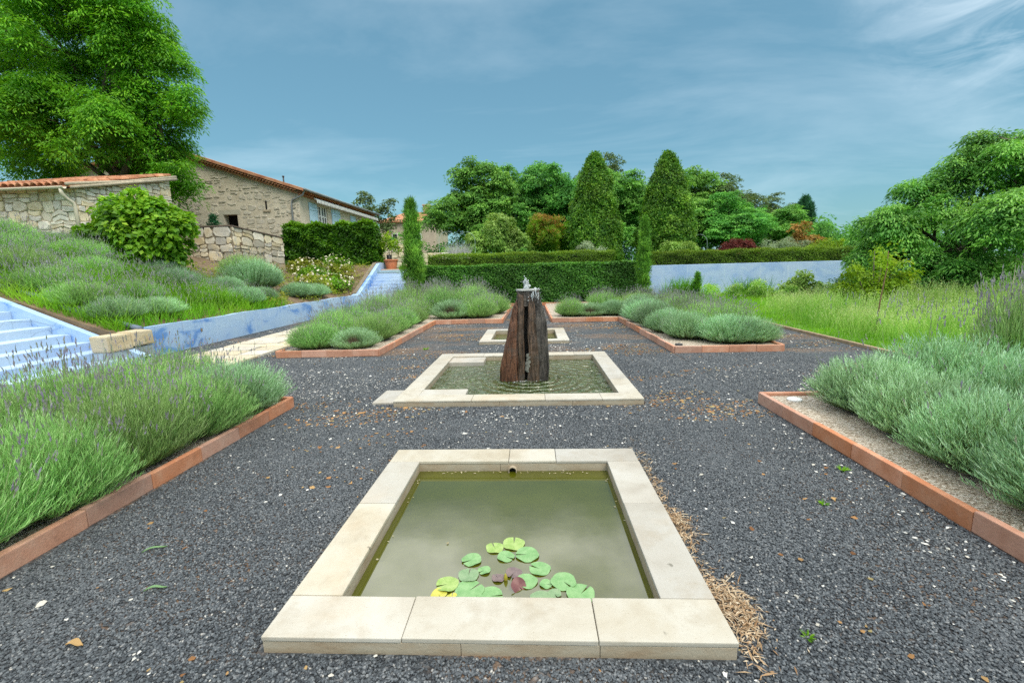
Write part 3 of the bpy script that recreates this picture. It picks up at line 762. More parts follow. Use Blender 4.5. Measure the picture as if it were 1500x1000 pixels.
fallen(2.0, 2.9, .06, .03, 1.1, dry, 'small orange dry leaf on gravel near the right kerb')
greenleaf = leaf_mat('green_sprig', [(.16, .30, .12), (.22, .38, .18)], .3, .6)
fallen(-2.27, 2.33, .12, .018, .7, greenleaf, 'thin green sprig on gravel near the near left kerb')
fallen(-1.98, 2.0, .10, .02, .5, greenleaf, 'thin green sprig on gravel, nearest the tan dry leaf')

for (x, y, r_, l) in ((2.35, 3.35, .05, 'tiny green weed in gravel against the near right kerb'), (1.9, 2.85, .035, 'tiny green weed on open gravel right of the front pool'), (1.15, 1.75, .03, 'tiny green sprout in gravel beside the straw pile'), (-2.2, 8.9, .07, 'small green weed tuft by the far left kerb')):
    g = G(); n = 26; a = rng.uniform(0, 6.28, n); D = np.stack([np.cos(a), np.sin(a), rng.uniform(.3, 1.4, n)], 1)
    kites(g, np.stack([.25 * r_ * np.cos(a), .25 * r_ * np.sin(a), np.full(n, .008)], 1), D, rdir(n) + [0, 0, 1], r_ * rng.uniform(.6, 1.1, n), r_ * .25, rng.uniform(0, 1, n))
    tag(g.obj('weed', M_['grass'], None, False, (x, y, 0)), l, 'weed')

# ------------------------------------------------------------------ water lily
lily = thing('water_lily', 'water lily with round green and purple pads floating in the front pool', 'water lily', (-.15, 2.15, -.006))
PADS = [(-.25, 2.38, .052, 0), (-.14, 2.42, .065, 0), (-.18, 2.3, .049, 1), (-.06, 2.32, .067, 1), (-.37, 2.27, .056, 1), (-.29, 2.18, .034, 1), (-.37, 2.14, .055, 2), (.01, 2.2, .058, 1), (-.06, 2.1, .057, 1), (.04, 2.08, .034, 1), (.13, 2.1, .067, 1), (.08, 2.01, .034, 2), (.21, 2.01, .071, 1), (-.47, 2.07, .058, 0), (-.35, 2.03, .075, 1), (-.5, 2.0, .041, 3), (-.24, 1.99, .065, 1), (-.43, 1.98, .027, 3), (.01, 1.98, .05, 2), (-.21, 2.12, .034, 4), (-.13, 2.16, .044, 4), (-.1, 2.05, .042, 5)]
def m_pad(name, a, b):
    t = MT(name); ob = t.new('ShaderNodeTexCoord').outputs['Object']
    s = t.new('ShaderNodeSeparateXYZ'); t.l.new(ob, s.inputs[0])
    ang = t.math('ARCTAN2', s.outputs[1], s.outputs[0]); v = t.math('ABSOLUTE', t.math('SINE', t.math('MULTIPLY', ang, 7)))
    c = t.mix(t.mr(v, 0, .12, .35, 0), t.ramp(t.noise(28, 4), [(.35, a), (.65, b)]), tuple(min(1, x * 1.5) for x in b))
    t.base(c); t.rough(.4); return t.m
PM = [m_pad('pad_yellow_green', (.22, .34, .08), (.32, .42, .14)), m_pad('pad_green', (.15, .30, .11), (.22, .37, .16)), m_pad('pad_dull', (.15, .25, .12), (.22, .31, .17)), m_pad('pad_yellow', (.42, .42, .05), (.50, .45, .10)), m_pad('pad_purple', (.14, .10, .10), (.19, .14, .13)), m_pad('pad_wine', (.12, .045, .05), (.17, .07, .065))]
for i, (x, y, r, k) in enumerate(PADS):
    n = 26; a0 = random.uniform(0, 6.28); th = a0 + np.linspace(.10, 2 * math.pi - .10, n)
    rr = r * (1 + .035 * np.sin(th * 5 + i) + rng.normal(0, .012, n))
    ring_ = np.stack([rr * np.cos(th), rr * np.sin(th), .0025 + .0035 * np.sin(th * 3 + i)], 1); mid = ring_ * [.55, .55, .3]; c = np.array([[0, 0, .0005]])
    g = G(); F4 = [(1 + j, 1 + n + j, 1 + n + j + 1, 1 + j + 1) for j in range(n - 1)]
    g.add(np.concatenate([c, mid, ring_]), F4, .5); g.F.append((np.array([(0, 1 + j, 2 + j) for j in range(n - 1)]), np.full(n - 1, .5), np.zeros(n - 1, int)))
    o = g.obj('lily_pad', PM[k], lily, True, (x + .15, y - 2.15, .002 + .0006 * (i % 7)))
    if k == 5: o.rotation_euler = (.6, .5, 0); o.location.z += .012
g = G(); z = np.array([-.01, .008, .02, .032, .042]); rr = np.array([.007, .011, .010, .006, .0008])
tube(g, np.stack([0 * z, 0 * z, z], 1), rr, 8); g.obj('flower_bud', plain('lily_bud', (.34, .30, .04), .5), lily, True, (-.02, -.04, 0))
# leaf crumbs floating along the pool edge
g = G(); n = 46
px = np.concatenate([rng.uniform(-.9, .52, 30), rng.uniform(-.92, -.89, 10), rng.uniform(.53, .55, 6)]); py = np.concatenate([rng.uniform(3.33, 3.375, 30), rng.uniform(2.2, 3.3, 16)])
px[-1], py[-1] = -.53, 2.43
kites(g, np.stack([px, py, np.full(n, .0)], 1), rdir(n) * [1, 1, .05], np.tile([0, 0, 1.], (n, 1)), rng.uniform(.008, .026, n), rng.uniform(.006, .014, n), rng.uniform(0, 1, n), 0, .02)
tag(g.obj('floating_debris', leaf_mat('floating_flake', [(.40, .33, .18), (.58, .52, .38), (.46, .40, .16)], .2, .7)), kind='stuff')

# ------------------------------------------------------------------ rock fountain
def m_rock(name, a, b, c_):
    t = MT(name)
    v = t.noise(7, 7, .65, t.scaled((5, 5, .6)), .5)
    c = t.ramp(v, [(.30, a), (.48, b), (.62, c_), (.74, a)])
    c = t.mix(t.mr(t.noise(5, 6, .7), .55, .72, 0, .55), c, (.10, .095, .085))
    t.base(c); t.rough(.55); t.p.inputs['Specular IOR Level'].default_value = .45
    t.bump(t.noise(7, 8, .7, t.scaled((4, 4, .35))), 1.0, .03); return t.m
RB = m_rock('rust_brown_rock', (.022, .010, .006), (.088, .036, .018), (.19, .083, .042)); RM = m_rock('brown_rock', (.018, .011, .007), (.066, .040, .025), (.15, .092, .058)); RG = m_rock('grey_brown_rock', (.014, .012, .011), (.045, .038, .032), (.12, .10, .085)); RK = m_rock('fissure_shade_rock', (.012, .011, .01), (.035, .03, .026), (.06, .05, .04))
fountain = thing('rock_fountain', 'tall fissured brown rock with water bubbling from its top, in the middle pool', 'fountain', (-.15, 6.45, 0))
def slabrock(name, prof, m, seed, lab=None):
    """prof rows: z, left x, right x, front y, back y"""
    r = np.random.default_rng(seed); nz_, nt = 34, 26
    P = np.array(prof, float); zs = np.linspace(P[0, 0], P[-1, 0], nz_)
    g = G(); th = np.arange(nt) / nt * 2 * math.pi
    stri = r.normal(0, .045, nt); stri2 = r.normal(0, .035, (nz_, nt))
    for _ in range(5): stri2 = (np.vstack([stri2[:1], stri2[:-1]]) + stri2 + np.vstack([stri2[1:], stri2[-1:]])) / 2.35
    stri2 = stri2 * .8 + r.normal(0, .008, (nz_, nt))
    V = []
    for i, z in enumerate(zs):
        xl, xr, yf, yb = [np.interp(z, P[:, 0], P[:, k]) for k in (1, 2, 3, 4)]
        c, s_ = np.cos(th), np.sin(th); q = .36
        ux = np.sign(c) * np.abs(c) ** q; uy = np.sign(s_) * np.abs(s_) ** q
        f = 1 + stri * (.8 + .4 * math.sin(z * 5 + seed)) + stri2[i]
        x = (xl + xr) / 2 + ux * (xr - xl) / 2 * f + .006 * math.sin(z * 9 + seed); y_ = (yf + yb) / 2 + uy * (yb - yf) / 2 * f
        V.append(np.stack([x, y_, np.full(nt, z) + (r.normal(0, .02, nt) if i == nz_ - 1 else 0)], 1))
    V.append(np.array([[V[-1][:, 0].mean(), V[-1][:, 1].mean(), zs[-1] + .015]]))
    F = [(i * nt + j, i * nt + (j + 1) % nt, (i + 1) * nt + (j + 1) % nt, (i + 1) * nt + j) for i in range(nz_ - 1) for j in range(nt)]
    g.add(np.concatenate(V), F); top = (nz_ - 1) * nt
    g.F.append((np.array([(top + j, top + (j + 1) % nt, nz_ * nt) for j in range(nt)]), np.full(nt, .5), np.zeros(nt, int)))
    o = g.obj(name, m, fountain, False)
    if lab: o['label'] = lab
    return o
slabrock('rock_slab', [(-.08, -.37, -.06, -.15, .14), (.2, -.34, -.06, -.16, .14), (.5, -.275, -.058, -.15, .13), (.8, -.2, -.056, -.12, .11), (1.05, -.14, -.056, -.08, .09), (1.14, -.10, -.058, -.04, .06)], RB, 3, 'rust brown slab on the left')
slabrock('rock_slab', [(-.08, -.095, .015, -.17, .14), (.5, -.092, .008, -.175, .14), (1.0, -.075, .012, -.14, .12), (1.24, -.068, .02, -.10, .09)], RM, 5, 'narrow upright brown middle slab')
slabrock('rock_slab', [(-.08, -.02, .12, -.0, .2), (.6, -.02, .11, .0, .2), (1.24, .0, .1, .02, .12)], RK, 7, 'dark backing slab with the fissure shade painted in')  # near-black colour paints the shade of the gap between the slabs
slabrock('rock_slab', [(-.08, .05, .23, -.17, .17), (.4, .062, .22, -.18, .17), (.8, .068, .2, -.15, .16), (1.1, .07, .17, -.11, .13), (1.24, .07, .15, -.08, .1)], RM, 11, 'tall brown right slab')
slabrock('rock_slab', [(-.08, .17, .34, -.14, .18), (.3, .17, .355, -.15, .18), (.6, .17, .352, -.14, .17), (.85, .155, .325, -.12, .15), (1.05, .14, .285, -.09, .12), (1.24, .12, .235, -.06, .1)], RG, 13, 'dark grey slab on the right')
slabrock('rock_head', [(1.06, -.07, .235, -.09, .12), (1.18, -.078, .235, -.09, .12), (1.275, -.07, .23, -.085, .11)], RG, 17)
# stone patch and cap
tg = MT('wet_froth'); tg.base((.70, .74, .76)); tg.rough(.25); tg.p.inputs['Transmission Weight'].default_value = .45; M_['froth'] = tg.m
g = G(); th = np.linspace(0, 2 * math.pi, 25)[:-1]
rr = .165 * (1 + .05 * np.sin(th * 5) + rng.normal(0, .02, 24))
a = np.stack([rr * np.cos(th), rr * .62 * np.sin(th), 0 * th], 1)
g.add(np.concatenate([a, a + [0, 0, .018], a * [.9, .9, 1] + [0, 0, .022]]), [(i, (i + 1) % 24, 24 + (i + 1) % 24, 24 + i) for i in range(24)] + [(24 + i, 24 + (i + 1) % 24, 48 + (i + 1) % 24, 48 + i) for i in range(24)])
g.F.append((np.array([list(range(48, 72))]), np.array([.5]), np.array([0]))); g.F.append((np.array([list(range(24))[::-1]]), np.array([.5]), np.array([0])))
g.obj('cap_stone', plain('wet_pale_cap', (.42, .42, .40), .3, .15, 20), fountain, False, (.075, .0, 1.278))
def froth(g, c, r, n, size, stretch=(1, 1, 1)):
    ico = bmesh.new(); bmesh.ops.create_icosphere(ico, subdivisions=1, radius=1)
    B = np.array([v.co[:] for v in ico.verts]); Fb = np.array([[v.index for v in f.verts] for f in ico.faces]); ico.free()
    for k in range(n):
        p = np.array(c) + rng.normal(0, 1, 3) * r
        s = size * rng.lognormal(0, .45)
        g.add(B * s * np.array(stretch) * rng.uniform(.7, 1.3, 3) + p, Fb)
g = G()
z = np.linspace(0, .15, 9); wob = rng.normal(0, .006, (9, 2))
tube(g, np.stack([.055 + wob[:, 0] - z * .1, wob[:, 1], 1.295 + z], 1), [.038, .04, .036, .033, .034, .028, .022, .018, .006], 9)
froth(g, (.05, 0, 1.36), (.022, .02, .045), 60, .008); froth(g, (.02, -.02, 1.40), (.02, .015, .02), 14, .006)
froth(g, (.20, -.05, 1.295), (.03, .03, .006), 16, .007)
tag(g.obj('water_jet', M_['froth'], fountain, True), kind='stuff')
g = G()
for k in range(8):
    x0 = rng.uniform(.08, .22); zt = rng.uniform(1.22, 1.29); ln = rng.uniform(.05, .16); yf = -.105 - rng.uniform(0, .02)
    zz_ = np.linspace(zt, zt - ln, 6); tube(g, np.stack([x0 + rng.normal(0, .003, 6), yf - .01 * np.linspace(0, 1, 6), zz_], 1), np.array([.004, .006, .005, .006, .004, .002]), 5)
froth(g, (.09, -.11, 1.2), (.03, .01, .05), 14, .004); froth(g, (.2, -.09, 1.2), (.03, .02, .04), 26, .0035); froth(g, (.27, -.03, 1.0), (.02, .03, .15), 24, .003)
tag(g.obj('running_water', M_['froth'], fountain, True), kind='stuff')
g = G(); u = np.linspace(0, 1, 9)
V = []
for i, z in enumerate(np.linspace(.12, .40, 13)):
    w = .030 + .008 * math.sin(i * 2.1) ; w *= (.55 if i in (0, 12) else 1); cxs = .05 + .012 * i / 12 + rng.normal(0, .006)
    V += [(cxs - w + rng.normal(0, .007), -.150, z + rng.normal(0, .006)), (cxs, -.1785 + rng.normal(0, .004), z), (cxs + w + rng.normal(0, .007), -.178, z + rng.normal(0, .006))]
g.add(V, [(3 * i + j, 3 * i + j + 1, 3 * i + j + 4, 3 * i + j + 3) for i in range(12) for j in range(2)])
g.obj('lime_stain', m_stone('lime_crust', [(.35, (.10, .095, .08)), (.5, (.24, .235, .20)), (.65, (.12, .11, .09))], 22, .7), fountain, True)
g = G(); froth(g, (.02, -.2, 0), (.17, .05, .003), 50, .005, (1, 1, .3)); tag(g.obj('foam', M_['froth'], fountain, True), kind='stuff')

# ------------------------------------------------------------------ lavender
def lavender_mesh(name, R, H, n, stalks, leafL, leafW, mats, bald=0.0, m=11, stalkL=(.14, .34), lean=1.5):
    g = G()
    az = rng.uniform(0, 2 * math.pi, n); t = np.sqrt(rng.uniform(0, 1, n)); tilt = t * lean
    lump = 1 + .10 * np.sin(az * 3 + 1) * t + .06 * np.sin(az * 7 + 2) * t
    rad = rng.uniform(.80, 1.06, n) * lump
    base = np.stack([.42 * R * t * np.cos(az), .42 * R * t * np.sin(az), np.full(n, .0)], 1)
    tip = np.stack([R * np.sin(tilt) * np.cos(az) * rad, R * np.sin(tilt) * np.sin(az) * rad, .06 + (H - .06) * np.cos(tilt) ** .8 * rad], 1)
    D = nrm(tip - base)
    if bald:
        k = ~((np.cos(az - .9) > .80) & (t > .35) & (t < .85)); base, tip, D, az, t = base[k], tip[k], D[k], az[k], t[k]; n = len(az)
    tint = np.clip(rng.normal(.45, .22, n) - .10 * t, 0, 1)
    ln = np.linalg.norm(tip - base, axis=1)
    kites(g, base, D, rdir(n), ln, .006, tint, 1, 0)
    up = nrm(D + np.array([0, 0, .8]))
    for k in range(m):
        f = .36 + .64 * k / (m - 1)
        p = base + (tip - base) * f + up * (leafL * .9 * max(f - .6, 0))
        side = rdir(n); side = nrm(side - D * (side * D).sum(1, keepdims=True))
        d = nrm(up * (.9 + .4 * f) + side * (.75 - .35 * f))
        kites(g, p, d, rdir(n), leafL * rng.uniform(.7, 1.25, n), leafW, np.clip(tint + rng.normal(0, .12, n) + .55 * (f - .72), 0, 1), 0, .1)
    if stalks:
        i = rng.integers(0, n, stalks); d = nrm(D[i] * .6 + np.array([0, 0, 1.1]) + rng.normal(0, .10, (stalks, 3)))
        L = rng.uniform(*stalkL, stalks); p0 = base[i] + (tip[i] - base[i]) * .85
        kites(g, p0, d, rdir(stalks), L, .0042, rng.uniform(0, 1, stalks), 1, .06, .5)
        p1 = p0 + d * (L * .93)[:, None]
        for q in range(3):
            kites(g, p1 + d * (q * .016), d + rng.normal(0, .12, (stalks, 3)), rdir(stalks), rng.uniform(.022, .04, stalks), rng.uniform(.008, .0125, stalks), rng.uniform(0, 1, stalks), 2, 0)
    kk = n // 9; j = rng.choice(np.flatnonzero(t > .45), kk)
    kites(g, base[j], tip[j] - base[j] + rng.normal(0, .05, (kk, 3)) * R - np.array([0, 0, .05]) * H, rdir(kk), np.linalg.norm(tip[j] - base[j], axis=1) * rng.uniform(.55, .98, kk), .0055, rng.uniform(0, 1, kk), 4, .05)
    # woody interior
    th = np.linspace(0, 2 * math.pi, 13)[:-1]; rows = []
    for ph, q in ((0, .42), (.5, .52), (1.0, .52), (1.4, .5)): rows.append(np.stack([R * q * math.cos(ph) * np.cos(th), R * q * math.cos(ph) * np.sin(th), np.full(12, .01 + H * .52 * math.sin(ph))], 1))
    g.add(np.concatenate(rows), [(r * 12 + j, r * 12 + (j + 1) % 12, (r + 1) * 12 + (j + 1) % 12, (r + 1) * 12 + j) for r in range(3) for j in range(12)], .2, 3)
    if bald:
        kk = 260; a2 = rng.normal(.9, .38, kk); t2 = rng.uniform(.3, .9, kk); b2 = np.stack([.3 * R * t2 * np.cos(a2), .3 * R * t2 * np.sin(a2), np.zeros(kk)], 1)
        e2 = np.stack([R * np.sin(t2 * 1.2) * np.cos(a2), R * np.sin(t2 * 1.2) * np.sin(a2), H * np.cos(t2 * 1.2)], 1) * rng.uniform(.7, .98, (kk, 1))
        kites(g, b2, e2 - b2, rdir(kk), np.linalg.norm(e2 - b2, axis=1), .007, rng.uniform(0, 1, kk), 4, 0)
    return g.mesh(name, mats)
GREY = [M_['lavleaf'], M_['lavstem'], M_['lavflower'], M_['twig'], M_['deadstem']]
GREEN = [M_['lavleaf_green'], M_['lavstem'], M_['lavflower'], M_['twig'], M_['deadstem']]
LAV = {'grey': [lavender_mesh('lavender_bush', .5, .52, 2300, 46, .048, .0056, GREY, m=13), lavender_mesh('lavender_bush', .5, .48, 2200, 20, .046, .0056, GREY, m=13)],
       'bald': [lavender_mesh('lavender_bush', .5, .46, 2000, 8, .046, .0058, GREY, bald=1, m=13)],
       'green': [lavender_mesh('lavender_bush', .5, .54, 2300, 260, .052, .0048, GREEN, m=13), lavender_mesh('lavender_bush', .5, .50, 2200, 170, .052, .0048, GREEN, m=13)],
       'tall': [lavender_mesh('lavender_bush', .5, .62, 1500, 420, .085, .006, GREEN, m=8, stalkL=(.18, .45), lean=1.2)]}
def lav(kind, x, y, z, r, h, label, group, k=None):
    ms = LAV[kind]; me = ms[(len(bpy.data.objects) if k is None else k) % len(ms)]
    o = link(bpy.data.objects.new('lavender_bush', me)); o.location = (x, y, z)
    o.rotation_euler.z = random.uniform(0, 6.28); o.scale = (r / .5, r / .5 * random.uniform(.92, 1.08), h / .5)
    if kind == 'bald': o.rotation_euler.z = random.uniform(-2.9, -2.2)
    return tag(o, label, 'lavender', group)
ORD = ['first', 'second', 'third', 'fourth', 'fifth', 'sixth', 'seventh', 'eighth']
GN = 'lavender bushes in the near left bed'
for i, y in enumerate((4.72, 4.05, 3.35, 2.65, 1.95, 1.25)):
    lav('grey' if i == 0 else 'green', -3.40, y, .06, .56, .54 + .02 * i, f'{"low grey-green" if i == 0 else "bright green"} lavender bush, {ORD[i]} from the far end along the near left kerb', GN)
for i, y in enumerate((4.85, 4.2, 3.5, 2.8, 2.1, 1.4)):
    lav('green', -4.2, y, .06, .62, (.60, .68, .68, .64, .62, .6)[i], f'stalky green lavender bush, {ORD[i]} from the far end in the near left bed, path side', GN)
lav('green', -4.25, 5.25, .02, .36, .42, 'small lavender clump spilling beyond the far end of the near left bed', GN)
GN = 'lavender bushes in the near right bed'
for i, y in enumerate((4.5, 3.88, 3.2, 2.5, 1.8)):
    lav('bald' if i == 1 else 'grey', (3.42, 3.36, 3.30, 3.27, 3.25)[i], y, .08, .57, .56, f'dense grey-green lavender bush, {ORD[i]} from the far end along the near right kerb', GN)
for i, y in enumerate((4.62, 3.95, 3.2, 2.4)):
    lav('grey', 4.25 + .02 * i, y, .08, .64, .66, f'rounded grey-green lavender bush, {ORD[i]} from the far end, middle row of the near right bed', GN)
for i, (x, y) in enumerate(((5.15, 4.75), (5.2, 4.0), (5.3, 3.2), (6.0, 4.9), (6.1, 4.1), (6.9, 5.0), (7.0, 4.2))):
    lav('tall', x, y, .06, .60, .82, f'tall flowering lavender, {ORD[i]} clump from the inner corner, behind the grey near right bushes', GN)
GN = 'lavender bushes in the far left bed'
for i, (k, x, y, r, h) in enumerate((('green', -4.45, 8.9, .52, .50), ('bald', -3.62, 8.85, .46, .42), ('green', -3.55, 9.75, .52, .56), ('green', -4.5, 9.8, .55, .62))):
    lav(k, x, y, .08, r, h, ('bright green lavender bush at the outer front corner of the far left bed', 'grey lavender with brown dead patch at the inner front corner, far left bed', 'green lavender bush right behind the brown-patched one, far left bed', 'taller green lavender behind the outer front corner of the far left bed')[i], GN)
for i, y in enumerate((10.7, 11.7, 12.7)):
    lav('green', -3.6, y, .08, .54, .55, f'green lavender bush, {("nearest", "middle", "furthest")[i]} of three midway along the far left kerb', GN)
    lav('tall' if i == 2 else 'green', -4.5, y + .1, .08, .55, .62, f'stalky lavender bush by the paved path, {("nearest", "middle", "furthest")[i]} of three midway back', GN)
for i, (k, x, y) in enumerate((('green', -3.9, 14.1), ('bald', -2.55, 14.05), ('green', -1.75, 14.1), ('green', -1.45, 15.2), ('tall', -3.2, 15.3), ('tall', -4.4, 15.6), ('tall', -2.2, 16.3), ('tall', -3.6, 17.0))):
    lav(k, x, y, .08, .68, .60 if k != 'tall' else .68, f'stalky lavender bush, {ORD[i - 4]} of four at the back arm of the far left bed' if i > 3 else ('green lavender bush at the inner bend of the far left bed', 'brown-patched lavender bush just left of the rock, far left bed', 'rounded green lavender bush left of the rock top', 'lavender bush at the alley corner of the far left bed')[i], GN)
GN = 'lavender bushes in the far right bed'
for i, (k, x, y, r, h) in enumerate((('grey', 3.75, 8.78, .60, .52), ('grey', 3.15, 9.35, .55, .50), ('grey', 3.05, 10.2, .52, .52), ('grey', 3.0, 11.1, .55, .58), ('grey', 3.0, 12.1, .56, .60), ('grey', 3.1, 13.1, .60, .62), ('bald', 1.75, 13.9, .55, .42), ('green', 1.15, 13.9, .45, .48))):
    lav(k, x, y, .08, r, h, f'silvery lavender bush, {ORD[i]} going back along the inner kerb of the far right bed' if i < 6 else ('low grey lavender with brown patch right of the rock, far right bed', 'bright green lavender clump nearest the alley, far right bed')[i - 6], GN)
lav('grey', 2.5, 14.0, .08, .55, .46, 'grey lavender bush inside the bend of the far right bed', GN)
lav('grey', 4.2, 8.75, .08, .5, .44, 'low silvery lavender bush at the outer front corner of the far right bed', GN)
for i, (x, y) in enumerate(((4.1, 9.7), (4.0, 10.7), (4.0, 11.8), (4.1, 12.9), (4.0, 14.0), (3.4, 14.9), (2.4, 15.4))):
    lav('tall', x, y, .08, .62, .46, f'tall pale green lavender, {ORD[i]} going back along the outer side of the far right bed', GN)

# ------------------------------------------------------------------ grass and meadow
def patch(n, x0, x1, y0, y1): return rng.uniform(x0, x1, n), rng.uniform(y0, y1, n)
g = G(); n = 95000
x, y = patch(n, 6.1, 19, 5.0, 21.4); k = rng.uniform(0, 1, n) < np.clip(1.25 - .03 * (x - 6), .3, 1); x, y = x[k], y[k]; n = len(x)
hh = .07 + .06 * np.clip(nz_field(x, y, .9, 2) + .4, 0, 1) + .22 * np.clip((y - 15.5) / 4, 0, 1)
D = rng.normal(0, .35, (n, 3)); D[:, 2] = 1
blades(g, np.stack([x, y, 0 * x], 1), D, hh * rng.uniform(.6, 1.4, n), .011, rng.uniform(.1, .5, n), np.clip(.45 + .5 * nz_field(x, y, 1.1, 5) + rng.normal(0, .15, n), 0, 1))
tag(g.obj('lawn_grass', M_['grass']), kind='stuff')
g = G(); n = 60000
x, y = patch(n, 6.6, 19, 4.8, 16)
dens = np.clip((x - 6.2) / 1.4 - np.maximum(y - 9.5, 0) * .10 + .55 * nz_field(x, y, .8, 1), 0, 1) * np.clip((17 - y) / 5, 0, 1) + .8 * np.exp(-((y - 15.2) / 1.0) ** 2) * (x > 8)
k = rng.uniform(0, 1, n) < dens; x, y = x[k], y[k]; n = len(x)
D = rng.normal(0, .16, (n, 3)); D[:, 2] = 1; hh = rng.uniform(.30, .80, n) * np.clip(1 + .5 * nz_field(x, y, 1.3, 6), .6, 1.6) * np.clip(1 + .06 * (x - 9), .85, 1.35)
tint = np.clip(.35 + .35 * nz_field(x, y, .6, 3) + rng.normal(0, .16, n), 0, 1)
blades(g, np.stack([x, y, 0 * x], 1), D, hh, .009, rng.uniform(.05, .3, n), tint)
j = rng.uniform(0, 1, n) < .55; D = nrm(D)
for q in range(4):
    kites(g, (np.stack([x, y, 0 * x], 1) + D * (hh * (.72 + .07 * q))[:, None])[j], (D + rng.normal(0, .5, (n, 3)))[j], rdir(n)[j], .06, .010, np.clip(tint + .4, 0, 1)[j], 0, .1)
tag(g.obj('meadow_grass', M_['meadow']), kind='stuff')
# purple spikes standing in the meadow
g = G(); n = 420; x, y = patch(n, 6.3, 13, 5.2, 10.5); D = rng.normal(0, .1, (n, 3)); D[:, 2] = 1; hh = rng.uniform(.5, .85, n); D = nrm(D)
blades(g, np.stack([x, y, 0 * x], 1), D, hh, .007, .03, .3, 0)
for q in range(5): kites(g, np.stack([x, y, 0 * x], 1) + D * (hh * .92 + .025 * q)[:, None], D + rng.normal(0, .25, (n, 3)), rdir(n), .045, .018, rng.uniform(.3, .8, n), 1, 0)
tag(g.obj('meadow_lavender', [M_['meadow'], M_['lavflower']]), kind='stuff')

# ------------------------------------------------------------------ foliage builders
def clump_leaves(g, centres, normals, radius, per, L, W, tint, droop=.35, mat=0, flat=.35, upright=0.):
    """flattened sprays of leaves; one spray per centre"""
    n = len(centres); k = n * per
    c = np.repeat(centres, per, 0); nn = np.repeat(nrm(normals), per, 0)
    r = np.repeat(np.broadcast_to(np.asarray(radius, float), (n,)), per)
    a = rdir(k); a = nrm(a - nn * (a * nn).sum(1, keepdims=True))
    rho = np.sqrt(rng.uniform(0, 1, k))
    P = c + a * (r * rho)[:, None] + nn * (rng.normal(0, flat * .5, k) * r)[:, None]; P[:, 2] -= droop * r * rho ** 2
    D = nrm(a * (.6 + rho)[:, None] + rng.normal(0, .35, (k, 3)) + np.array([0, 0, -droop]) + np.array([0, 0, 1.]) * upright)
    Nn = nrm(nn + rng.normal(0, .45, (k, 3)))
    t = np.clip(np.repeat(np.broadcast_to(np.asarray(tint, float), (n,)), per) + rng.normal(0, .13, k), 0, 1)
    kites(g, P, D, Nn, L * rng.uniform(.7, 1.3, k), W * rng.uniform(.8, 1.2, k), t, mat)

def sublobes(lobes, k, fr=(.24, .50)):
    o = []
    for x, y, z, r in lobes:
        o.append((x, y, z, r * .62))
        for d in rdir(k):
            q = r * rng.uniform(*fr); d = d * [1, 1, .8]
            c = np.array([x, y, z]) + d * (r * 1.02 - q * .55); o.append((c[0], c[1], c[2], q))
    return o

def sample_lobes(lobes, n, inner=.25, low=-.6):
    lb = np.array(lobes, float); r = lb[:, 3]; idx = rng.choice(len(lb), n, p=r ** 2 / (r ** 2).sum())
    d = rdir(n); d[:, 2] = np.where(d[:, 2] < low, -d[:, 2], d[:, 2])
    sh = np.where(rng.uniform(0, 1, n) < .84, rng.uniform(1 - inner, 1.05, n), rng.uniform(1.0, 1.28, n))
    p = lb[idx, :3] + d * (r[idx] * sh)[:, None]
    # drop the ones buried in another lobe
    depth = np.max([(1 - np.linalg.norm(p - q[:3], axis=1) / q[3]) for q in lb], 0)
    k = depth < inner + .12
    return p[k], d[k], sh[k]

def limbs(g, base, forks, lobes, r0, mat=0):
    """trunk from base to the fork height, limbs to the lobe centres"""
    base = np.array(base, float); fk = np.array(forks, float)
    def path(a, b, n, wob):
        u = np.linspace(0, 1, n)[:, None]; p = a + (b - a) * u
        w = rng.normal(0, wob, (n, 3)); w[0] = w[-1] = 0
        return p + w
    tube(g, path(base, fk, 7, .03 * np.linalg.norm(fk - base)), np.linspace(r0, r0 * .72, 7), 9, .5, mat)
    for lx, ly, lz, lr in lobes:
        e = np.array([lx, ly, lz + lr * .3]); n = 7
        p = path(fk, e, n, .05 * np.linalg.norm(e - fk)); p[1:-1, 2] += .06 * np.linalg.norm(e - fk)
        tube(g, p, np.linspace(r0 * .5, r0 * .06, n), 6, .5, mat)
        for q in range(3):
            d = rdir(1)[0]; d[2] = abs(d[2]) * .5; a = p[rng.integers(3, n - 1)]
            tube(g, path(a, a + d * lr * .9, 5, .04 * lr), np.linspace(r0 * .16, r0 * .03, 5), 5, .5, mat)

def crown_tree(name, label, cat, base, lobes, fork, r0, leaf, bark, n_spray, per, L, W, spray_r, droop=.35, group=None, inner=.25, upb=.9):
    """lobes are relative to base"""
    root = thing(name, label, cat, base, 0, group)
    g = G(); limbs(g, (0, 0, -.15), fork, lobes, r0); g.obj('trunk', bark, root, True)
    g = G(); p, d, sh = sample_lobes(sublobes(lobes, 10), n_spray, inner)
    n = len(p); z = p[:, 2]
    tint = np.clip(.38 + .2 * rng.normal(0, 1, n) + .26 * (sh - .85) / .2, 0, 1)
    nn = d * .6 + np.array([0, 0, upb]) + rng.normal(0, .25, (n, 3))
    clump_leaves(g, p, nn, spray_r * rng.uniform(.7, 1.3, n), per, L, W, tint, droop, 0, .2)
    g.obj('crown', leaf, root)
    return root

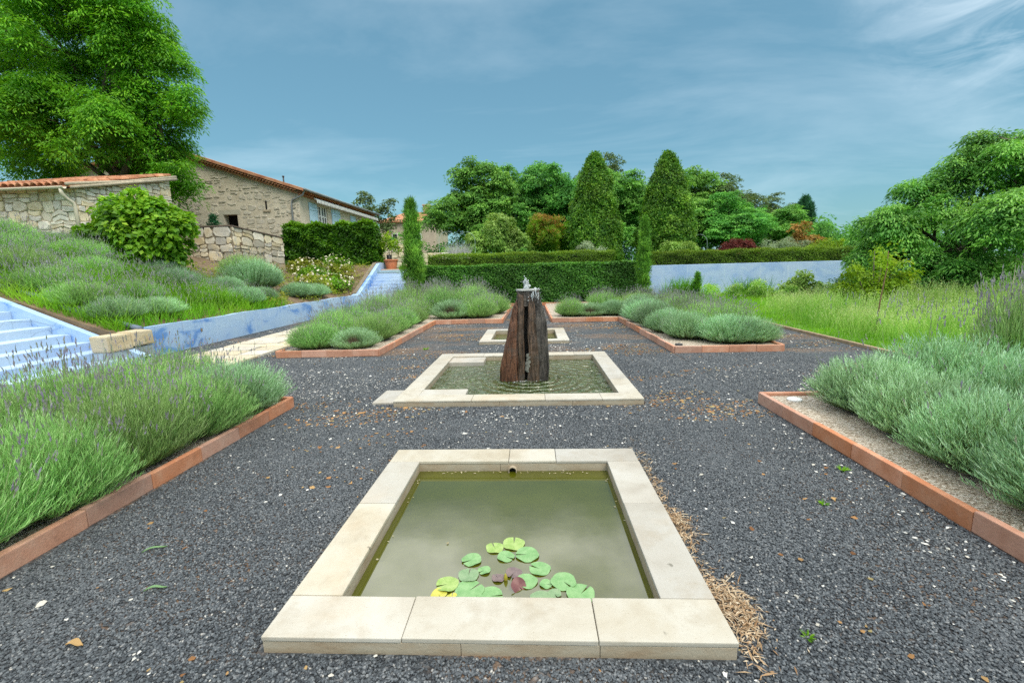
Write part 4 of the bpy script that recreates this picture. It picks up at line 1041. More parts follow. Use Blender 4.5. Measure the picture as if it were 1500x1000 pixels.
def revolve_tree(name, label, cat, base, prof, n, per, L, W, spray, leaf, upright=.6, lump=.12, group=None, trunk_r=.12, stemtop=.7):
    root = thing(name, label, cat, base, 0, group); P = np.array(prof, float); H = P[-1, 0]
    g = G(); tube(g, [(0, 0, -.1), (0, .01, H * .3), (0, 0, H * stemtop)], [trunk_r, trunk_r * .7, trunk_r * .2], 8)
    g.obj('trunk', M_['bark'], root, True)
    g = G()
    # weight heights by radius so leaves spread evenly
    zc = np.linspace(P[0, 0], H, 200); rc = np.interp(zc, P[:, 0], P[:, 1]) + .08; cdf = np.cumsum(rc); cdf /= cdf[-1]
    z = np.interp(rng.uniform(0, 1, n), cdf, zc); az = rng.uniform(0, 2 * math.pi, n)
    ph = rng.uniform(0, 6, 6)
    lm = 1 + lump * (np.sin(az * 3 + z * 2.2 + ph[0]) + np.sin(az * 5 - z * 3.1 + ph[1]) + np.sin(z * 4.3 + ph[2] + az * 2)) / 2
    rho = np.interp(z, P[:, 0], P[:, 1]) * lm * np.where(rng.uniform(0, 1, n) < .75, rng.uniform(.88, 1.06, n), rng.uniform(.4, .9, n))
    o = np.stack([np.cos(az), np.sin(az), 0 * az], 1)
    p = o * rho[:, None]; p[:, 2] = z
    nn = o + np.array([0, 0, .5]) + rng.normal(0, .55, (n, 3))
    clump_leaves(g, p, nn, spray * rng.uniform(.5, 1.15, n), per, L, W, np.clip(.42 + .24 * rng.normal(0, 1, n) + .8 * (lm - 1), 0, 1), .05, 0, .8, upright)
    g.obj('crown', leaf, root)
    return root

def shrub(name, label, cat, base, lobes, leaf, n, per, L, W, spray, droop=.2, upright=.1, inner=.35, stem=.04, group=None, flowers=None, tipk=.3):
    root = thing(name, label, cat, base, 0, group)
    g = G()
    for lx, ly, lz, lr in lobes:
        tube(g, [(lx * .1, ly * .1, -.1), (lx * .5, ly * .5, lz * .45), (lx, ly, lz)], [stem, stem * .7, stem * .2], 5)
    g.obj('stem', M_['bark'], root, True)
    g = G(); p, d, sh = sample_lobes(sublobes(lobes, 6, (.3, .55)), n, inner, -.8); k = p[:, 2] > .02; p, d, sh = p[k], d[k], sh[k]
    clump_leaves(g, p, d * .8 + np.array([0, 0, .6]), spray, per, L, W, np.clip(.4 + .2 * rng.normal(0, 1, len(p)) + tipk * (p[:, 2] / max(p[:, 2].max(), .1) - .5), 0, 1), droop, 0, .4, upright)
    g.obj('foliage', leaf, root)
    if flowers:
        nf, fr = flowers; g = G(); p, d, sh = sample_lobes(lobes, nf * 3, .08, -.1); k = (p[:, 2] > .1); p, d = p[k][:nf], d[k][:nf]
        for q in range(7):
            dd = nrm(d + rdir(len(p)) * .9); kites(g, p + d * fr * .3, dd, d, fr * rng.uniform(.8, 1.3, len(p)), fr * .9, .5, 0, .25, .55)
        tag(g.obj('blossom', M_['rose'], root), kind='stuff')
    return root

def hedge(name, label, x0, x1, y0, y1, z0, z1, n, L, W, leaf, lump=.04, sides='fblrt', shag=.0):
    root = thing(name, label, 'hedge', ((x0 + x1) / 2, (y0 + y1) / 2, z0))
    cx, cy = (x0 + x1) / 2, (y0 + y1) / 2; a, b, h = (x1 - x0) / 2, (y1 - y0) / 2, z1 - z0
    box('light_blocking_core', -a + .12, a - .12, -b + .12, b - .12, .02, h - .12, M_['twig'], root)  # solid dark box added inside the leaves to block light
    g = G(); areas = {'f': 2 * a * h, 'l': 2 * b * h, 'r': 2 * b * h, 't': 4 * a * b}; tot = sum(areas.values())
    for s, ar in areas.items():
        m = int(n * ar / tot); u, v = rng.uniform(-1, 1, m), rng.uniform(-1, 1, m); zz_ = (v + 1) / 2 * h
        if s == 'f': P = np.stack([u * a, np.full(m, -b), zz_], 1); O = np.array([0, -1, 0.])
        elif s == 'l': P = np.stack([np.full(m, -a), u * b, zz_], 1); O = np.array([-1, 0, 0.])
        elif s == 'r': P = np.stack([np.full(m, a), u * b, zz_], 1); O = np.array([1, 0, 0.])
        else: P = np.stack([u * a, v * b, np.full(m, h)], 1); O = np.array([0, 0, 1.])
        q = P[:, 0] * 2.1 + P[:, 1] * 1.3 + P[:, 2] * 2.7
        bump_ = lump * (np.sin(q) + np.sin(q * 2.3 + P[:, 2] * 3) + np.sin(P[:, 0] * 5.1 - P[:, 2] * 4)) / 2
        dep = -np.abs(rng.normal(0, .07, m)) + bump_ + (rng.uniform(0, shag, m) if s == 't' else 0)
        P = P + O * dep[:, None]; P[:, 2] = np.maximum(P[:, 2], .03)
        D = nrm(rdir(m) + O * .35 + np.array([0, 0, -.25 if s != 't' else .5])); Nn = nrm(O + np.array([0, 0, .5]) + rng.normal(0, .45, (m, 3)))
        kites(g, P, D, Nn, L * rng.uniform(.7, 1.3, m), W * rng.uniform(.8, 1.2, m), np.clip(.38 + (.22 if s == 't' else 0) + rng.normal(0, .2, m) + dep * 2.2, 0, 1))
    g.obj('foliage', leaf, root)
    return root

# ------------------------------------------------------------------ hedges
hedge('clipped_hedge', 'tall clipped hornbeam hedge across the back of the gravel garden', -4.95, 4.5, 19.5, 20.5, 0, 1.72, 52000, .085, .055, M_['hedge'], .035)
hedge('low_hedge', 'low box hedge on the terrace, just above the tall hornbeam hedge', -5.1, 3.95, 22.0, 22.7, 1.5, 2.22, 22000, .075, .035, M_['hedge2'], .05, shag=.12)
hedge('low_hedge', 'low box hedge along the top of the right blue retaining wall', 5.1, 15.4, 21.85, 22.6, 1.5, 2.08, 24000, .075, .035, M_['hedge2'], .05, shag=.12)
hedge('leafy_hedge', 'tall loose leafy hedge in front of the farmhouse windows', -12.5, -7.85, 22.6, 23.5, 1.9, 3.85, 20000, .15, .10, M_['vine'], .09, shag=.2)
hz = bpy.data.objects['leafy_hedge']
for c in hz.children:
    if c.name.startswith('foliage'): c.data.materials[0] = leaf_mat('plum_hedge_leaf', [(.03, .10, .008), (.055, .16, .010), (.10, .25, .014), (.17, .34, .022)], .38, .4)

# ------------------------------------------------------------------ trees
LT = [(-20.07, 19.37, 11.32, 2.53), (-17.4, 20.11, 12.06, 2.16), (-16.09, 19.69, 10.11, 1.77), (-19.5, 20.25, 9.79, 2.68), (-16.1, 20.3, 8.84, 1.49), (-21.11, 18.96, 8.34, 2.27), (-17.62, 18.83, 7.24, 1.97), (-16.51, 20.81, 7.13, 1.18), (-14.3, 19.42, 8.74, 0.74), (-15.03, 19.36, 5.54, 1.05), (-18.25, 21.19, 6.53, 1.34), (-24.56, 19.93, 10.71, 2.95), (-22.52, 20.81, 7.35, 1.89), (-19.0, 19.94, 13.86, 2.55), (-15.96, 20.33, 11.44, 1.32), (-15.87, 19.16, 12.4, 1.23), (-23.29, 20.32, 12.98, 2.65)]
LT = [(x, y, z, r * .92) for x, y, z, r in LT]
b = np.array([-18.6, 21.0, 2.9])
rel = lambda lobes, b: [(x - b[0], y - b[1], z - b[2], r) for x, y, z, r in lobes]
crown_tree('leafy_tree', 'large bright green leafy tree behind the tile-roofed stone shed', 'tree', tuple(b), rel(LT, b), (.1, -.2, 2.6), .32, M_['tree_left'], M_['bark'], 5400, 46, .15, .052, .46, .55, inner=.42, upb=1.2)
RT = [(14.26, 15.88, 4.42, 1.1), (14.53, 15.06, 4.14, 1.15), (13.3, 15.58, 3.24, 1.32), (11.99, 15.41, 2.52, 1.1), (13.04, 13.95, 2.37, 1.48), (15.93, 15.62, 2.63, 1.65), (12.23, 14.52, 1.32, 1.05), (13.14, 13.87, 1.1, 1.1), (16.47, 15.88, 0.87, 1.37), (16.22, 14.93, 3.26, 1.66), (12.66, 15.91, 3.85, 0.56), (14.54, 15.51, 5.15, 0.53), (14.6, 13.4, 1.0, 1.0), (15.6, 13.6, 1.2, 1.1), (14.0, 15.6, 5.25, .32), (13.3, 15.6, 4.55, .34), (12.3, 15.7, 3.75, .34), (11.6, 15.6, 3.0, .34), (15.5, 15.5, 5.2, .45), (16.4, 15.5, 4.9, .5)]
RT = [(x, y, z, r * .83) for x, y, z, r in RT]
b = np.array([14.2, 15.6, 0.0])
crown_tree('leafy_tree', 'big spreading tree with layered feathery leaves at the right edge', 'tree', tuple(b), rel(RT, b), (.1, 0, 1.0), .16, M_['tree_right'], M_['bark'], 2700, 46, .12, .042, .36, .5, inner=.42, upb=1.4)
RT2 = [(11.1, 16.2, 1.95, .85), (11.0, 16.5, 2.6, .5), (10.6, 15.9, 1.3, .75), (11.9, 16.6, 2.2, .8)]
RT2 = [(x + .75, y, z, r * .9) for x, y, z, r in RT2]
b = np.array([11.85, 16.3, 0.0])
crown_tree('small_tree', 'smaller bushy tree between the blue wall end and the big right tree', 'tree', tuple(b), rel(RT2, b), (0, 0, .7), .08, M_['tree_right'], M_['bark'], 800, 40, .12, .045, .3, .4, inner=.4, upb=1.1)

def broad(kind, leaf, seed, gaps=.25):
    r = np.random.default_rng(seed)
    lobes = [(0, 0, 6.6, 2.0), (-1.9, .4, 5.4, 1.9), (1.9, -.3, 5.5, 1.9), (.4, 1.4, 5.0, 1.8), (-.6, -1.5, 4.6, 1.8), (-2.8, -.2, 3.7, 1.5), (2.8, .1, 3.8, 1.5), (1.2, -1.9, 3.4, 1.4), (-1.5, -1.8, 3.0, 1.4), (.2, -.8, 7.6, 1.3)]
    lobes = [(x + r.normal(0, .35), y_ + r.normal(0, .3), z + r.normal(0, .35), q * r.uniform(.8, 1.15)) for x, y_, z, q in lobes]
    return lobes
PRO = []
for i, (leaf, sp, seed) in enumerate((('tree_back', 1900, 3), ('tree_back', 1750, 9), ('tree_dark', 950, 21))):
    lobes = broad(i, leaf, seed)
    PRO.append(crown_tree('broad_tree', 'x', 'tree', (0, 0, 0), lobes, (0, 0, 2.2), .2, M_[leaf], M_['bark'], sp, 34, .20, .095, .42, .45, group='trees beyond the terrace', inner=.34, upb=1.1))
# x, y, base z, height, width factor, prototype, label
BT = [(-4.7, 38, 1.5, 8.9, 1.09, 0, 'round green tree, leftmost of the wood, beside the distant house'),
      (-1.6, 41, 1.5, 9.3, 1.06, 1, 'broad green tree behind the pale rounded shrub'),
      (1.7, 40, 1.5, 9.2, 0.94, 0, 'green tree directly left of the left pyramid tree'),
      (4.6, 44, 1.5, 9.0, 1.06, 1, 'green tree mostly hidden behind the left pyramid tree'),
      (8.0, 46, 1.5, 11.2, 1.09, 2, 'tallest thin dusky tree rising between the two pyramid trees'),
      (6.6, 37, 1.5, 7.8, 0.94, 0, 'green tree filling the gap between the two pyramid trees'),
      (11.6, 39, 1.5, 8.0, 1.00, 1, 'green tree directly right of the right pyramid tree'),
      (14.2, 43, 1.5, 8.6, 1.00, 0, 'tree with flat top, second to the right of the pyramid trees'),
      (17.7, 42, 1.5, 8.1, 1.00, 2, 'dusky sparse tree above the red maple shrub'),
      (15.0, 36, 1.5, 5.6, 0.83, 1, 'lower green tree behind the red maple shrub'),
      (21.2, 43, 1.5, 6.1, 0.83, 2, 'sparse tree just left of the dark column cypress'),
      (19.4, 37, 1.5, 4.4, 0.73, 0, 'small green tree behind the rust-orange shrub'),
      (25.6, 43, 1.2, 3.9, 0.73, 0, 'low round green tree right of the dark column cypress'),
      (29.0, 45, 1.0, 3.2, 0.71, 1, 'low tree at the far right end of the wood')]
used = set()
for x, y, z, h, w, p, lab in BT:
    if p in used: o = dup(PRO[p])
    else: o = PRO[p]; used.add(p)
    o.location = (x, y, z); o.rotation_euler.z = random.uniform(0, 6.28); o.scale = (w, w, h / 8.9); o['label'] = lab
# sparse trees behind the farmhouse
SPL = [(0, 0, 5.4, .8), (.7, 0, 6.2, .55), (-.7, 0, 4.6, .7), (1.0, 0, 4.6, .5), (.3, 0, 3.6, .8), (-.4, .2, 2.6, .8), (.8, 0, 2.6, .6)]
SPT = crown_tree('open_tree', 'open-crowned airy tree between the farmhouse and the distant house', 'tree', (-14.0, 43, 1.8), SPL, (0, 0, 1.8), .09, M_['tree_dark'], M_['bark'], 170, 13, .24, .12, .30, .35, inner=.4, upb=.9)
dup(SPT, (-16.9, 47, 3.0), 2.0, (1.1, 1.1, 1.05), 'thin tree top showing above the farmhouse roof')
# leafy understorey closing the wood below the crowns
g = G(); n = 2600; x = rng.uniform(-11, 36, n); y = rng.uniform(35.5, 37.5, n); z = 1.5 + rng.uniform(0, 1, n) * (2.3 + .8 * np.sin(x * .9) + .5 * np.sin(x * 2.3 + 1))
clump_leaves(g, np.stack([x, y, z], 1), rdir(n) * .6 + [0, -.5, .8], .42, 16, .24, .11, np.clip(rng.normal(.4, .2, n), 0, 1), .3)
tag(g.obj('understorey', M_['tree_back']), kind='stuff')

revolve_tree('pyramid_tree', 'left of two tall clipped pyramid trees behind the hedges', 'tree', (3.62, 27, 1.5), [(0, 1.0), (.6, 1.42), (1.8, 1.40), (3.4, 1.12), (4.8, .78), (5.8, .42), (6.35, .05)], 4300, 26, .12, .075, .22, M_['cone'], .45, .09, 'pyramid trees')
dup([o for o in bpy.data.objects if o.name == 'pyramid_tree'][0], (7.72, 27, 1.5), 2.3, (1.04, 1.04, .985), 'right of two tall clipped pyramid trees behind the hedges')
revolve_tree('slim_cypress', 'shaggy green columnar cypress beside the distant blue stairs', 'tree', (-4.92, 18.7, 0), [(0, .18), (.5, .25), (1.6, .30), (2.5, .27), (3.1, .20), (3.9, .17), (4.4, .02)], 1000, 22, .17, .02, .16, M_['cypress'], 1.9, .5, trunk_r=.06)
revolve_tree('slim_cypress', 'thin green cypress spire at the right end of the tall hedge', 'tree', (4.5, 18.6, 0), [(0, .11), (.5, .17), (1.5, .17), (2.4, .14), (3.0, .09), (3.4, .01)], 700, 20, .14, .018, .11, M_['cypress'], 2.0, .4, trunk_r=.05)
revolve_tree('column_cypress', 'dark blue-green column cypress rising at the right of the distant wood', 'tree', (22.9, 40, 1.5), [(0, .35), (1.0, .62), (3.0, .66), (4.4, .52), (5.3, .12)], 900, 18, .22, .05, .22, M_['cypress_dark'], 1.5, .10, trunk_r=.1)

# ------------------------------------------------------------------ shrubs on the terrace
shrub('round_shrub', 'pale green rounded shrub on the terrace, left of centre', 'shrub', (-2.1, 27, 1.5), [(0, 0, 2.0, 1.2), (-.9, -.2, 1.4, 1.0), (.95, 0, 1.5, 1.05), (.3, -.5, 2.7, .65), (-1.3, 0, .7, .7), (1.5, -.2, .8, .8)], M_['pale'], 900, 26, .16, .07, .22, .25)
shrub('upright_shrub', 'orange-tipped upright shrub between the pale shrub and the left pyramid tree', 'shrub', (.7, 27.4, 1.5), [(0, 0, 1.5, 1.0), (-.3, 0, 2.4, .75), (.5, 0, 2.5, .7), (.1, 0, .8, .8)], M_['orange'], 620, 24, .20, .05, .2, -.1, 1.3, tipk=.95)
shrub('red_maple_shrub', 'dark red low maple shrub above the right blue wall', 'shrub', (11.7, 26.5, 1.6), [(0, 0, .75, .6), (-.8, 0, .6, .5), (.8, 0, .6, .5), (-.3, -.2, .9, .45), (.4, 0, .85, .45), (-1.3, 0, .4, .3), (1.3, 0, .4, .3)], M_['red'], 560, 24, .11, .035, .18, .4)
shrub('rust_shrub', 'rust-orange leafed shrub beside the dark column cypress', 'shrub', (16.2, 28.2, 1.5), [(0, 0, 1.0, .7), (-.1, 0, 1.9, .5), (.5, 0, 1.0, .6), (-.5, 0, .7, .6)], M_['rust'], 240, 16, .20, .08, .22, .3, inner=.5)
shrub('grey_shrub', 'pale grey-green shrub between the red maple and the rust shrub', 'shrub', (14.0, 26, 1.5), [(0, 0, .7, .7), (-.8, 0, .6, .6), (.8, 0, .6, .6)], M_['greyleaf'], 340, 22, .10, .03, .18, .1, .5)
shrub('yellow_shrub', 'yellow-green low shrub on the terrace under the column cypress', 'shrub', (15.9, 25.5, 1.5), [(0, 0, .7, .6), (-.6, 0, .5, .5), (.7, 0, .6, .55), (1.4, 0, .5, .5)], M_['yellow'], 320, 22, .11, .05, .18, .2)
shrub('bright_shrub', 'bright green shrub tucked against the left side of the left pyramid tree', 'shrub', (2.2, 28.5, 1.5), [(0, 0, 1.6, .7), (-.3, 0, .9, .7), (.2, 0, 2.3, .5)], M_['vine'], 300, 22, .15, .07, .2, .2)
shrub('grey_shrub', 'grey-green bush at the foot of the left pyramid tree', 'shrub', (3.0, 25.0, 1.5), [(0, 0, .9, .6), (-.6, 0, .6, .5), (.5, 0, .7, .5)], M_['greyleaf'], 260, 22, .10, .04, .16, .2)
shrub('green_shrub', 'green bush at the foot of the right pyramid tree', 'shrub', (7.6, 25.2, 1.5), [(0, 0, .8, .6), (.8, 0, .9, .6), (-.6, 0, .6, .5)], M_['pale'], 260, 22, .12, .05, .18, .2)
shrub('green_shrub', 'low green bushes behind the low hedge, left of the upright shrub', 'shrub', (-.5, 24.6, 1.5), [(0, 0, .6, .5), (-.9, 0, .5, .45), (.9, 0, .55, .45), (1.8, 0, .5, .5)], M_['tree_back'], 320, 22, .10, .045, .16, .2)
shrub('green_shrub', 'green shrub by the metal arches on the terrace', 'shrub', (-4.6, 27.5, 1.5), [(0, 0, .9, .7), (-.6, 0, .7, .5), (.6, 0, .7, .6)], M_['pale'], 260, 24, .14, .06, .2, .25)
shrub('green_shrub', 'light green bush at the right end of the terrace hedge', 'shrub', (18.0, 25, 1.4), [(0, 0, .9, .8), (1.2, 0, 1.0, .9), (-1.0, 0, .7, .7), (2.4, .4, 1.3, 1.0)], M_['tree_right'], 520, 24, .13, .055, .2, .3)
root = thing('plume_grass', 'silvery feathery plume grass on the terrace beside the arches', 'grass clump', (-3.95, 24.2, 1.5))
g = G(); n = 700; a = rng.uniform(0, 6.28, n); t_ = rng.uniform(0, .45, n); D = np.stack([np.cos(a) * t_, np.sin(a) * t_, np.ones(n)], 1)
blades(g, np.stack([.2 * np.cos(a), .2 * np.sin(a), 0 * a], 1), D, rng.uniform(.9, 1.75, n), .022, rng.uniform(.03, .15, n), rng.uniform(0, 1, n)); g.obj('plume', M_['plume'], root)
# arches
def arch(x, y, w, h, label):
    th = np.linspace(0, math.pi, 19); g = G(); r = w / 2
    p = [(-r, 0, 0), (-r, 0, (h - r) * .5)] + [(-r * math.cos(q), 0, h - r + r * math.sin(q)) for q in th] + [(r, 0, (h - r) * .5), (r, 0, 0)]
    tube(g, p, .010, 6); return tag(g.obj('metal_arch', plain('pale_metal', (.34, .42, .42), .5), None, True, (x, y, 1.5)), label, 'arch')
arch(-4.75, 25.6, .95, 2.2, 'thin pale metal arch on the terrace, left of the pair')
arch(-3.7, 25.6, 1.0, 2.15, 'thin pale metal arch on the terrace, right of the pair, behind plume grass')
arch(9.5, 26.6, .9, 1.7, 'thin pale metal arch between the right pyramid tree and red maple')

# ------------------------------------------------------------------ lawn edge plants by the right wall
for i, (x, y, n_, h, lab) in enumerate(((6.7, 20.5, 420, 1.25, 'tall dark green grass clump against the blue wall, nearest the cypress spire'), (9.6, 20.3, 360, 1.15, 'tall dark green grass clump against the middle of the blue wall'))):
    root = thing('grass_clump', lab, 'grass clump', (x, y, 0)); g = G(); a = rng.uniform(0, 6.28, n_); D = rng.normal(0, .2, (n_, 3)); D[:, 2] = 1
    blades(g, np.stack([rng.normal(0, .45, n_), rng.normal(0, .2, n_), 0 * a], 1), D, rng.uniform(.5, 1, n_) * h, .025, rng.uniform(.05, .25, n_), rng.uniform(0, .6, n_)); g.obj('blade', M_['lily_leafy'], root)
    root.children[0]['kind'] = 'stuff'
revolve_tree('young_cypress', 'small thin young cypress in front of the blue wall', 'tree', (7.2, 20.2, 0), [(0, .06), (.5, .10), (.9, .08), (1.15, .01)], 260, 14, .11, .02, .08, M_['cypress'], 1.6, .1, trunk_r=.03)
shrub('weed_shrub', 'leafy fig-like weed growing in front of the blue wall', 'shrub', (10.9, 19.0, 0), [(0, 0, .5, .5), (.1, 0, 1.0, .35), (-.5, 0, .4, .4), (.6, 0, .4, .4)], M_['pale'], 150, 16, .14, .07, .2, .2, inner=.6)
shrub('weed_shrub', 'blue-green bushy weed below the right end of the blue wall', 'shrub', (11.9, 17.2, 0), [(0, 0, .6, .6), (.7, 0, .7, .6), (-.7, 0, .45, .45), (.3, 0, 1.0, .4)], leaf_mat('blue_green_leaf', [(.05, .15, .06), (.09, .22, .09), (.16, .30, .12)], .3), 380, 22, .11, .04, .18, .2)
shrub('weed_shrub', 'low tangled weeds at the back of the lawn, left of centre', 'shrub', (8.4, 19.3, 0), [(0, 0, .3, .4), (1.0, 0, .35, .45), (-1.0, 0, .3, .4), (2.0, -.4, .3, .4)], M_['meadow'], 320, 20, .10, .03, .18, .1, .6)
shrub('weed_shrub', 'pale tangled weeds at the back of the lawn, before the bushy weed', 'shrub', (11.4, 15.9, 0), [(0, 0, .3, .45), (1.0, 0, .35, .5), (-1.0, 0, .3, .4), (2.0, -.2, .4, .5)], M_['meadow'], 360, 20, .10, .03, .18, .1, .6)
shrub('yellow_shrub', 'yellow-green bushy young tree just behind the staked sapling', 'shrub', (9.7, 13.3, 0), [(0, 0, .8, .5), (-.5, 0, 1.2, .32), (.5, .1, 1.15, .4), (.15, 0, 1.6, .22), (.7, 0, .6, .45), (-.45, 0, .45, .4), (.95, .2, 1.0, .35), (-.1, 0, 1.85, .12), (-.75, .1, .8, .3)], M_['yellow'], 330, 16, .10, .045, .17, .25, inner=.7)
root = thing('staked_sapling', 'thin leaning sapling with dark guard on the lawn at right', 'sapling', (7.42, 10, 0))
g = G(); tube(g, [(0, 0, -.05), (.02, 0, .7), (.09, 0, 1.4), (.08, 0, 1.75)], [.016, .014, .011, .006], 7); g.obj('trunk', plain('reddish_bark', (.22, .13, .08), .9, .2, 12), root, True)
g = G(); tube(g, [(0, 0, 0), (.01, 0, .16), (.02, 0, .32)], [.036, .034, .034], 8); g.obj('trunk_guard', M_['plastic'], root, True)
g = G(); k = 26; p = np.stack([.09 + rng.normal(0, .16, k), rng.normal(0, .12, k), rng.uniform(1.2, 1.95, k)], 1); clump_leaves(g, p, rdir(k) + [0, 0, 1], .1, 10, .07, .03, rng.uniform(.2, .8, k), .2); g.obj('crown', M_['yellow'], root)
for j in range(3): pass
root = thing('dead_stems', 'bare grey dead stems in front of the big right tree', 'dead plant', (12.9, 12.6, 0))
for j in range(6):
    g = G(); a = rng.uniform(-.3, .3); tube(g, [(.1 * j - .3, 0, 0), (.1 * j - .3 + a * .4, .02, .6), (.1 * j - .3 + a, 0, rng.uniform(1.0, 1.5))], [.014, .010, .004], 5); g.obj('stem', plain('grey_wood', (.28, .25, .21), .9) if j == 0 else root.children[0].data.materials[0], root, True)

# ------------------------------------------------------------------ planting on the bank
def bz(x, y): return float(bank_h(x, y)) - .03
GB = 'plants on the sloping bank'
BL = [(-8.55, 8.75, .55, .42), (-9.3, 8.85, .6, .5), (-10.1, 9.0, .6, .5), (-8.5, 9.75, .5, .40), (-11.2, 9.5, .65, .55), (-12.3, 10.2, .7, .6), (-13.4, 11.0, .75, .6),
      (-11.0, 10.8, .65, .5), (-12.2, 11.8, .7, .55), (-9.4, 10.2, .55, .45), (-10.0, 12.2, .6, .5), (-10.9, 12.9, .6, .5), (-8.5, 12.9, .6, .46), (-8.6, 13.9, .5, .42), (-9.4, 13.4, .6, .46), (-13.6, 12.6, .7, .42), (-15.0, 12.3, .8, .42), (-14.6, 11.4, .8, .5)]
LB = ['lowest on the bank behind the sandstone block', 'beside the stair edging, second from the wall', 'beside the stair edging, third from the wall', 'just above the low blue wall end', 'halfway up beside the stairs edge',
      'higher up beside the stairs edge', 'highest beside the stairs edge', 'in the middle of the near bank', 'mid-bank below the shed wall', 'between the bright lily leaves and the low wall', 'upper bank below the vine', 'upper bank beside the vine foot',
      'overhanging the middle of the blue wall', 'overhanging the blue wall just past its middle', 'second row above the middle of the blue wall', 'below the shed drainpipe', 'below the shed wall at the far left edge', 'at the far left edge, below the shed stones']
for (x, y, r, h), l in zip(BL, LB):
    lav('grey' if x > -9 or y > 12 else 'green', x, y, bz(x, y), r * 1.05, h * 1.05, 'sprawling bank lavender, ' + l, GB)
lav('grey', -9.6, 15.2, bz(-9.6, 15.2), .95, .95, 'large rounded grey-green lavender in front of the rubble retaining wall', GB)
lav('green', -10.3, 15.7, bz(-10.3, 15.7), .9, .95, 'large green lavender touching the foot of the rubble retaining wall', GB)
lav('grey', -8.55, 16.0, bz(-8.55, 16), .62, .50, 'low grey lavender above the far part of the blue wall', GB)
lav('grey', -8.45, 17.0, bz(-8.45, 17), .6, .5, 'last grey lavender on the bank before the distant stairs', GB)
def lily_clump():
    g = G(); n = 420; a = rng.uniform(0, 6.28, n); t_ = rng.uniform(.1, .9, n); D = np.stack([np.cos(a) * t_, np.sin(a) * t_, np.ones(n)], 1)
    blades(g, np.stack([rng.normal(0, .16, n), rng.normal(0, .16, n), 0 * a], 1), D, rng.uniform(.3, .62, n), .022, rng.uniform(.15, .5, n), rng.uniform(0, 1, n))
    return g.mesh('day_lily', [M_['lily_leafy']])
DL = lily_clump()
for (x, y, s), l in zip([(-9.9, 9.75, 1.1), (-10.5, 10.1, 1.0), (-8.6, 11.0, .95), (-8.55, 11.7, 1.0), (-9.2, 11.3, 1.0), (-9.9, 11.2, 1.05), (-8.5, 12.2, .85), (-12.0, 10.9, 1.1), (-13.2, 11.9, 1.1), (-10.6, 11.6, 1.1), (-9.2, 12.3, .9), (-11.6, 12.3, 1.1)],
                        ['beside the stair-side lavender, lower one', 'beside the stair-side lavender, upper one', 'nearest the low blue wall', 'just above the blue wall, further back', 'second row above the blue wall', 'third row above the blue wall', 'between wall lavenders', 'high on the near bank', 'highest, below the shed wall', 'in the middle of the bank', 'behind the wall-top clumps', 'below the vine']):
    o = link(bpy.data.objects.new('day_lily', DL)); o.location = (x, y, bz(x, y)); o.scale = (s, s, s); o.rotation_euler.z = random.uniform(0, 6.28)
    tag(o, 'bright green strappy-leaved clump on the bank, ' + l, 'day lily', 'strappy green clumps on the bank')
# loose weedy growth between the bank plants
g = G(); n = 52000
x, y = rng.uniform(-16, -7.9, n), rng.uniform(8.1, 14.2, n); k = rng.uniform(0, 1, n) < np.clip(.55 + .6 * nz_field(x, y, .9, 2.6), .08, 1); x, y = x[k], y[k]; n = len(x)
D = rng.normal(0, .35, (n, 3)); D[:, 2] = 1
blades(g, np.stack([x, y, bank_h(x, y)], 1), D, rng.uniform(.14, .45, n), .012, rng.uniform(.1, .4, n), np.clip(.4 + .5 * nz_field(x, y, 1.2, 7) + rng.normal(0, .15, n), 0, 1))
tag(g.obj('bank_grass', M_['grass']), kind='stuff')
g = G(); n = 5200; x, y = rng.uniform(-17, -8.0, n), rng.uniform(8.2, 14.2, n); D = rng.normal(0, .16, (n, 3)); D[:, 2] = 1; D = nrm(D); hh = rng.uniform(.35, .85, n) * np.clip(1 - .16 * (y - 10.5), .5, 1); b0 = np.stack([x, y, bank_h(x, y)], 1)
blades(g, b0, D, hh, .008, rng.uniform(.02, .12, n), rng.uniform(0, .8, n), 0)
for q in range(3): kites(g, b0 + D * (hh * .93 + .03 * q)[:, None], D + rng.normal(0, .3, (n, 3)), rdir(n), .05, .013, rng.uniform(0, 1, n), 1, 0)
tag(g.obj('seed_stalks', [M_['meadow'], M_['lavflower']]), kind='stuff')
g = G(); n = 900
x, y = rng.uniform(-12.6, -7.9, n), rng.uniform(12.5, 22.3, n); k = (y > 13.2 + 0 * x) & (rng.uniform(0, 1, n) < np.clip(.55 + .6 * nz_field(x, y, 1.0, 4), .1, 1)); x, y = x[k], y[k]; n = len(x)
p = np.stack([x, y, bank_h(x, y) + rng.uniform(.02, .2, n)], 1); clump_leaves(g, p, rdir(n) * .5 + [0, 0, 1], .2, 16, .085, .05, np.clip(.4 + .5 * nz_field(x, y, 1.3, 1), 0, 1), .1)
tag(g.obj('ground_cover', M_['ground_cover']), kind='stuff')
for i, (x, y, l) in enumerate(((-8.5, 19.2, 'white-flowering rose bush nearest the distant blue stairs'), (-9.0, 20.5, 'white-flowering rose bush beside the sloping stair wall, upper'), (-9.8, 19.6, 'white-flowering rose bush in the middle of the rose group'), (-10.6, 20.8, 'white-flowering rose bush below the leafy hedge, left'), (-9.5, 21.6, 'white-flowering rose bush at the foot of the leafy hedge, right'), (-9.0, 18.0, 'low white-flowering rose bush just above the low blue wall'), (-11.9, 13.7, 'white-flowering bush at the foot of the vine'))):
    shrub('rose_bush', l, 'rose bush', (x, y, bz(x, y)), [(0, 0, .35, .42), (.4, .1, .3, .35), (-.4, 0, .3, .35)], M_['ground_cover'] if i % 2 else M_['vine'], 120, 14, .09, .055, .15, .1, .2, .6, .015, 'white rose bushes on the bank', (30, .06))
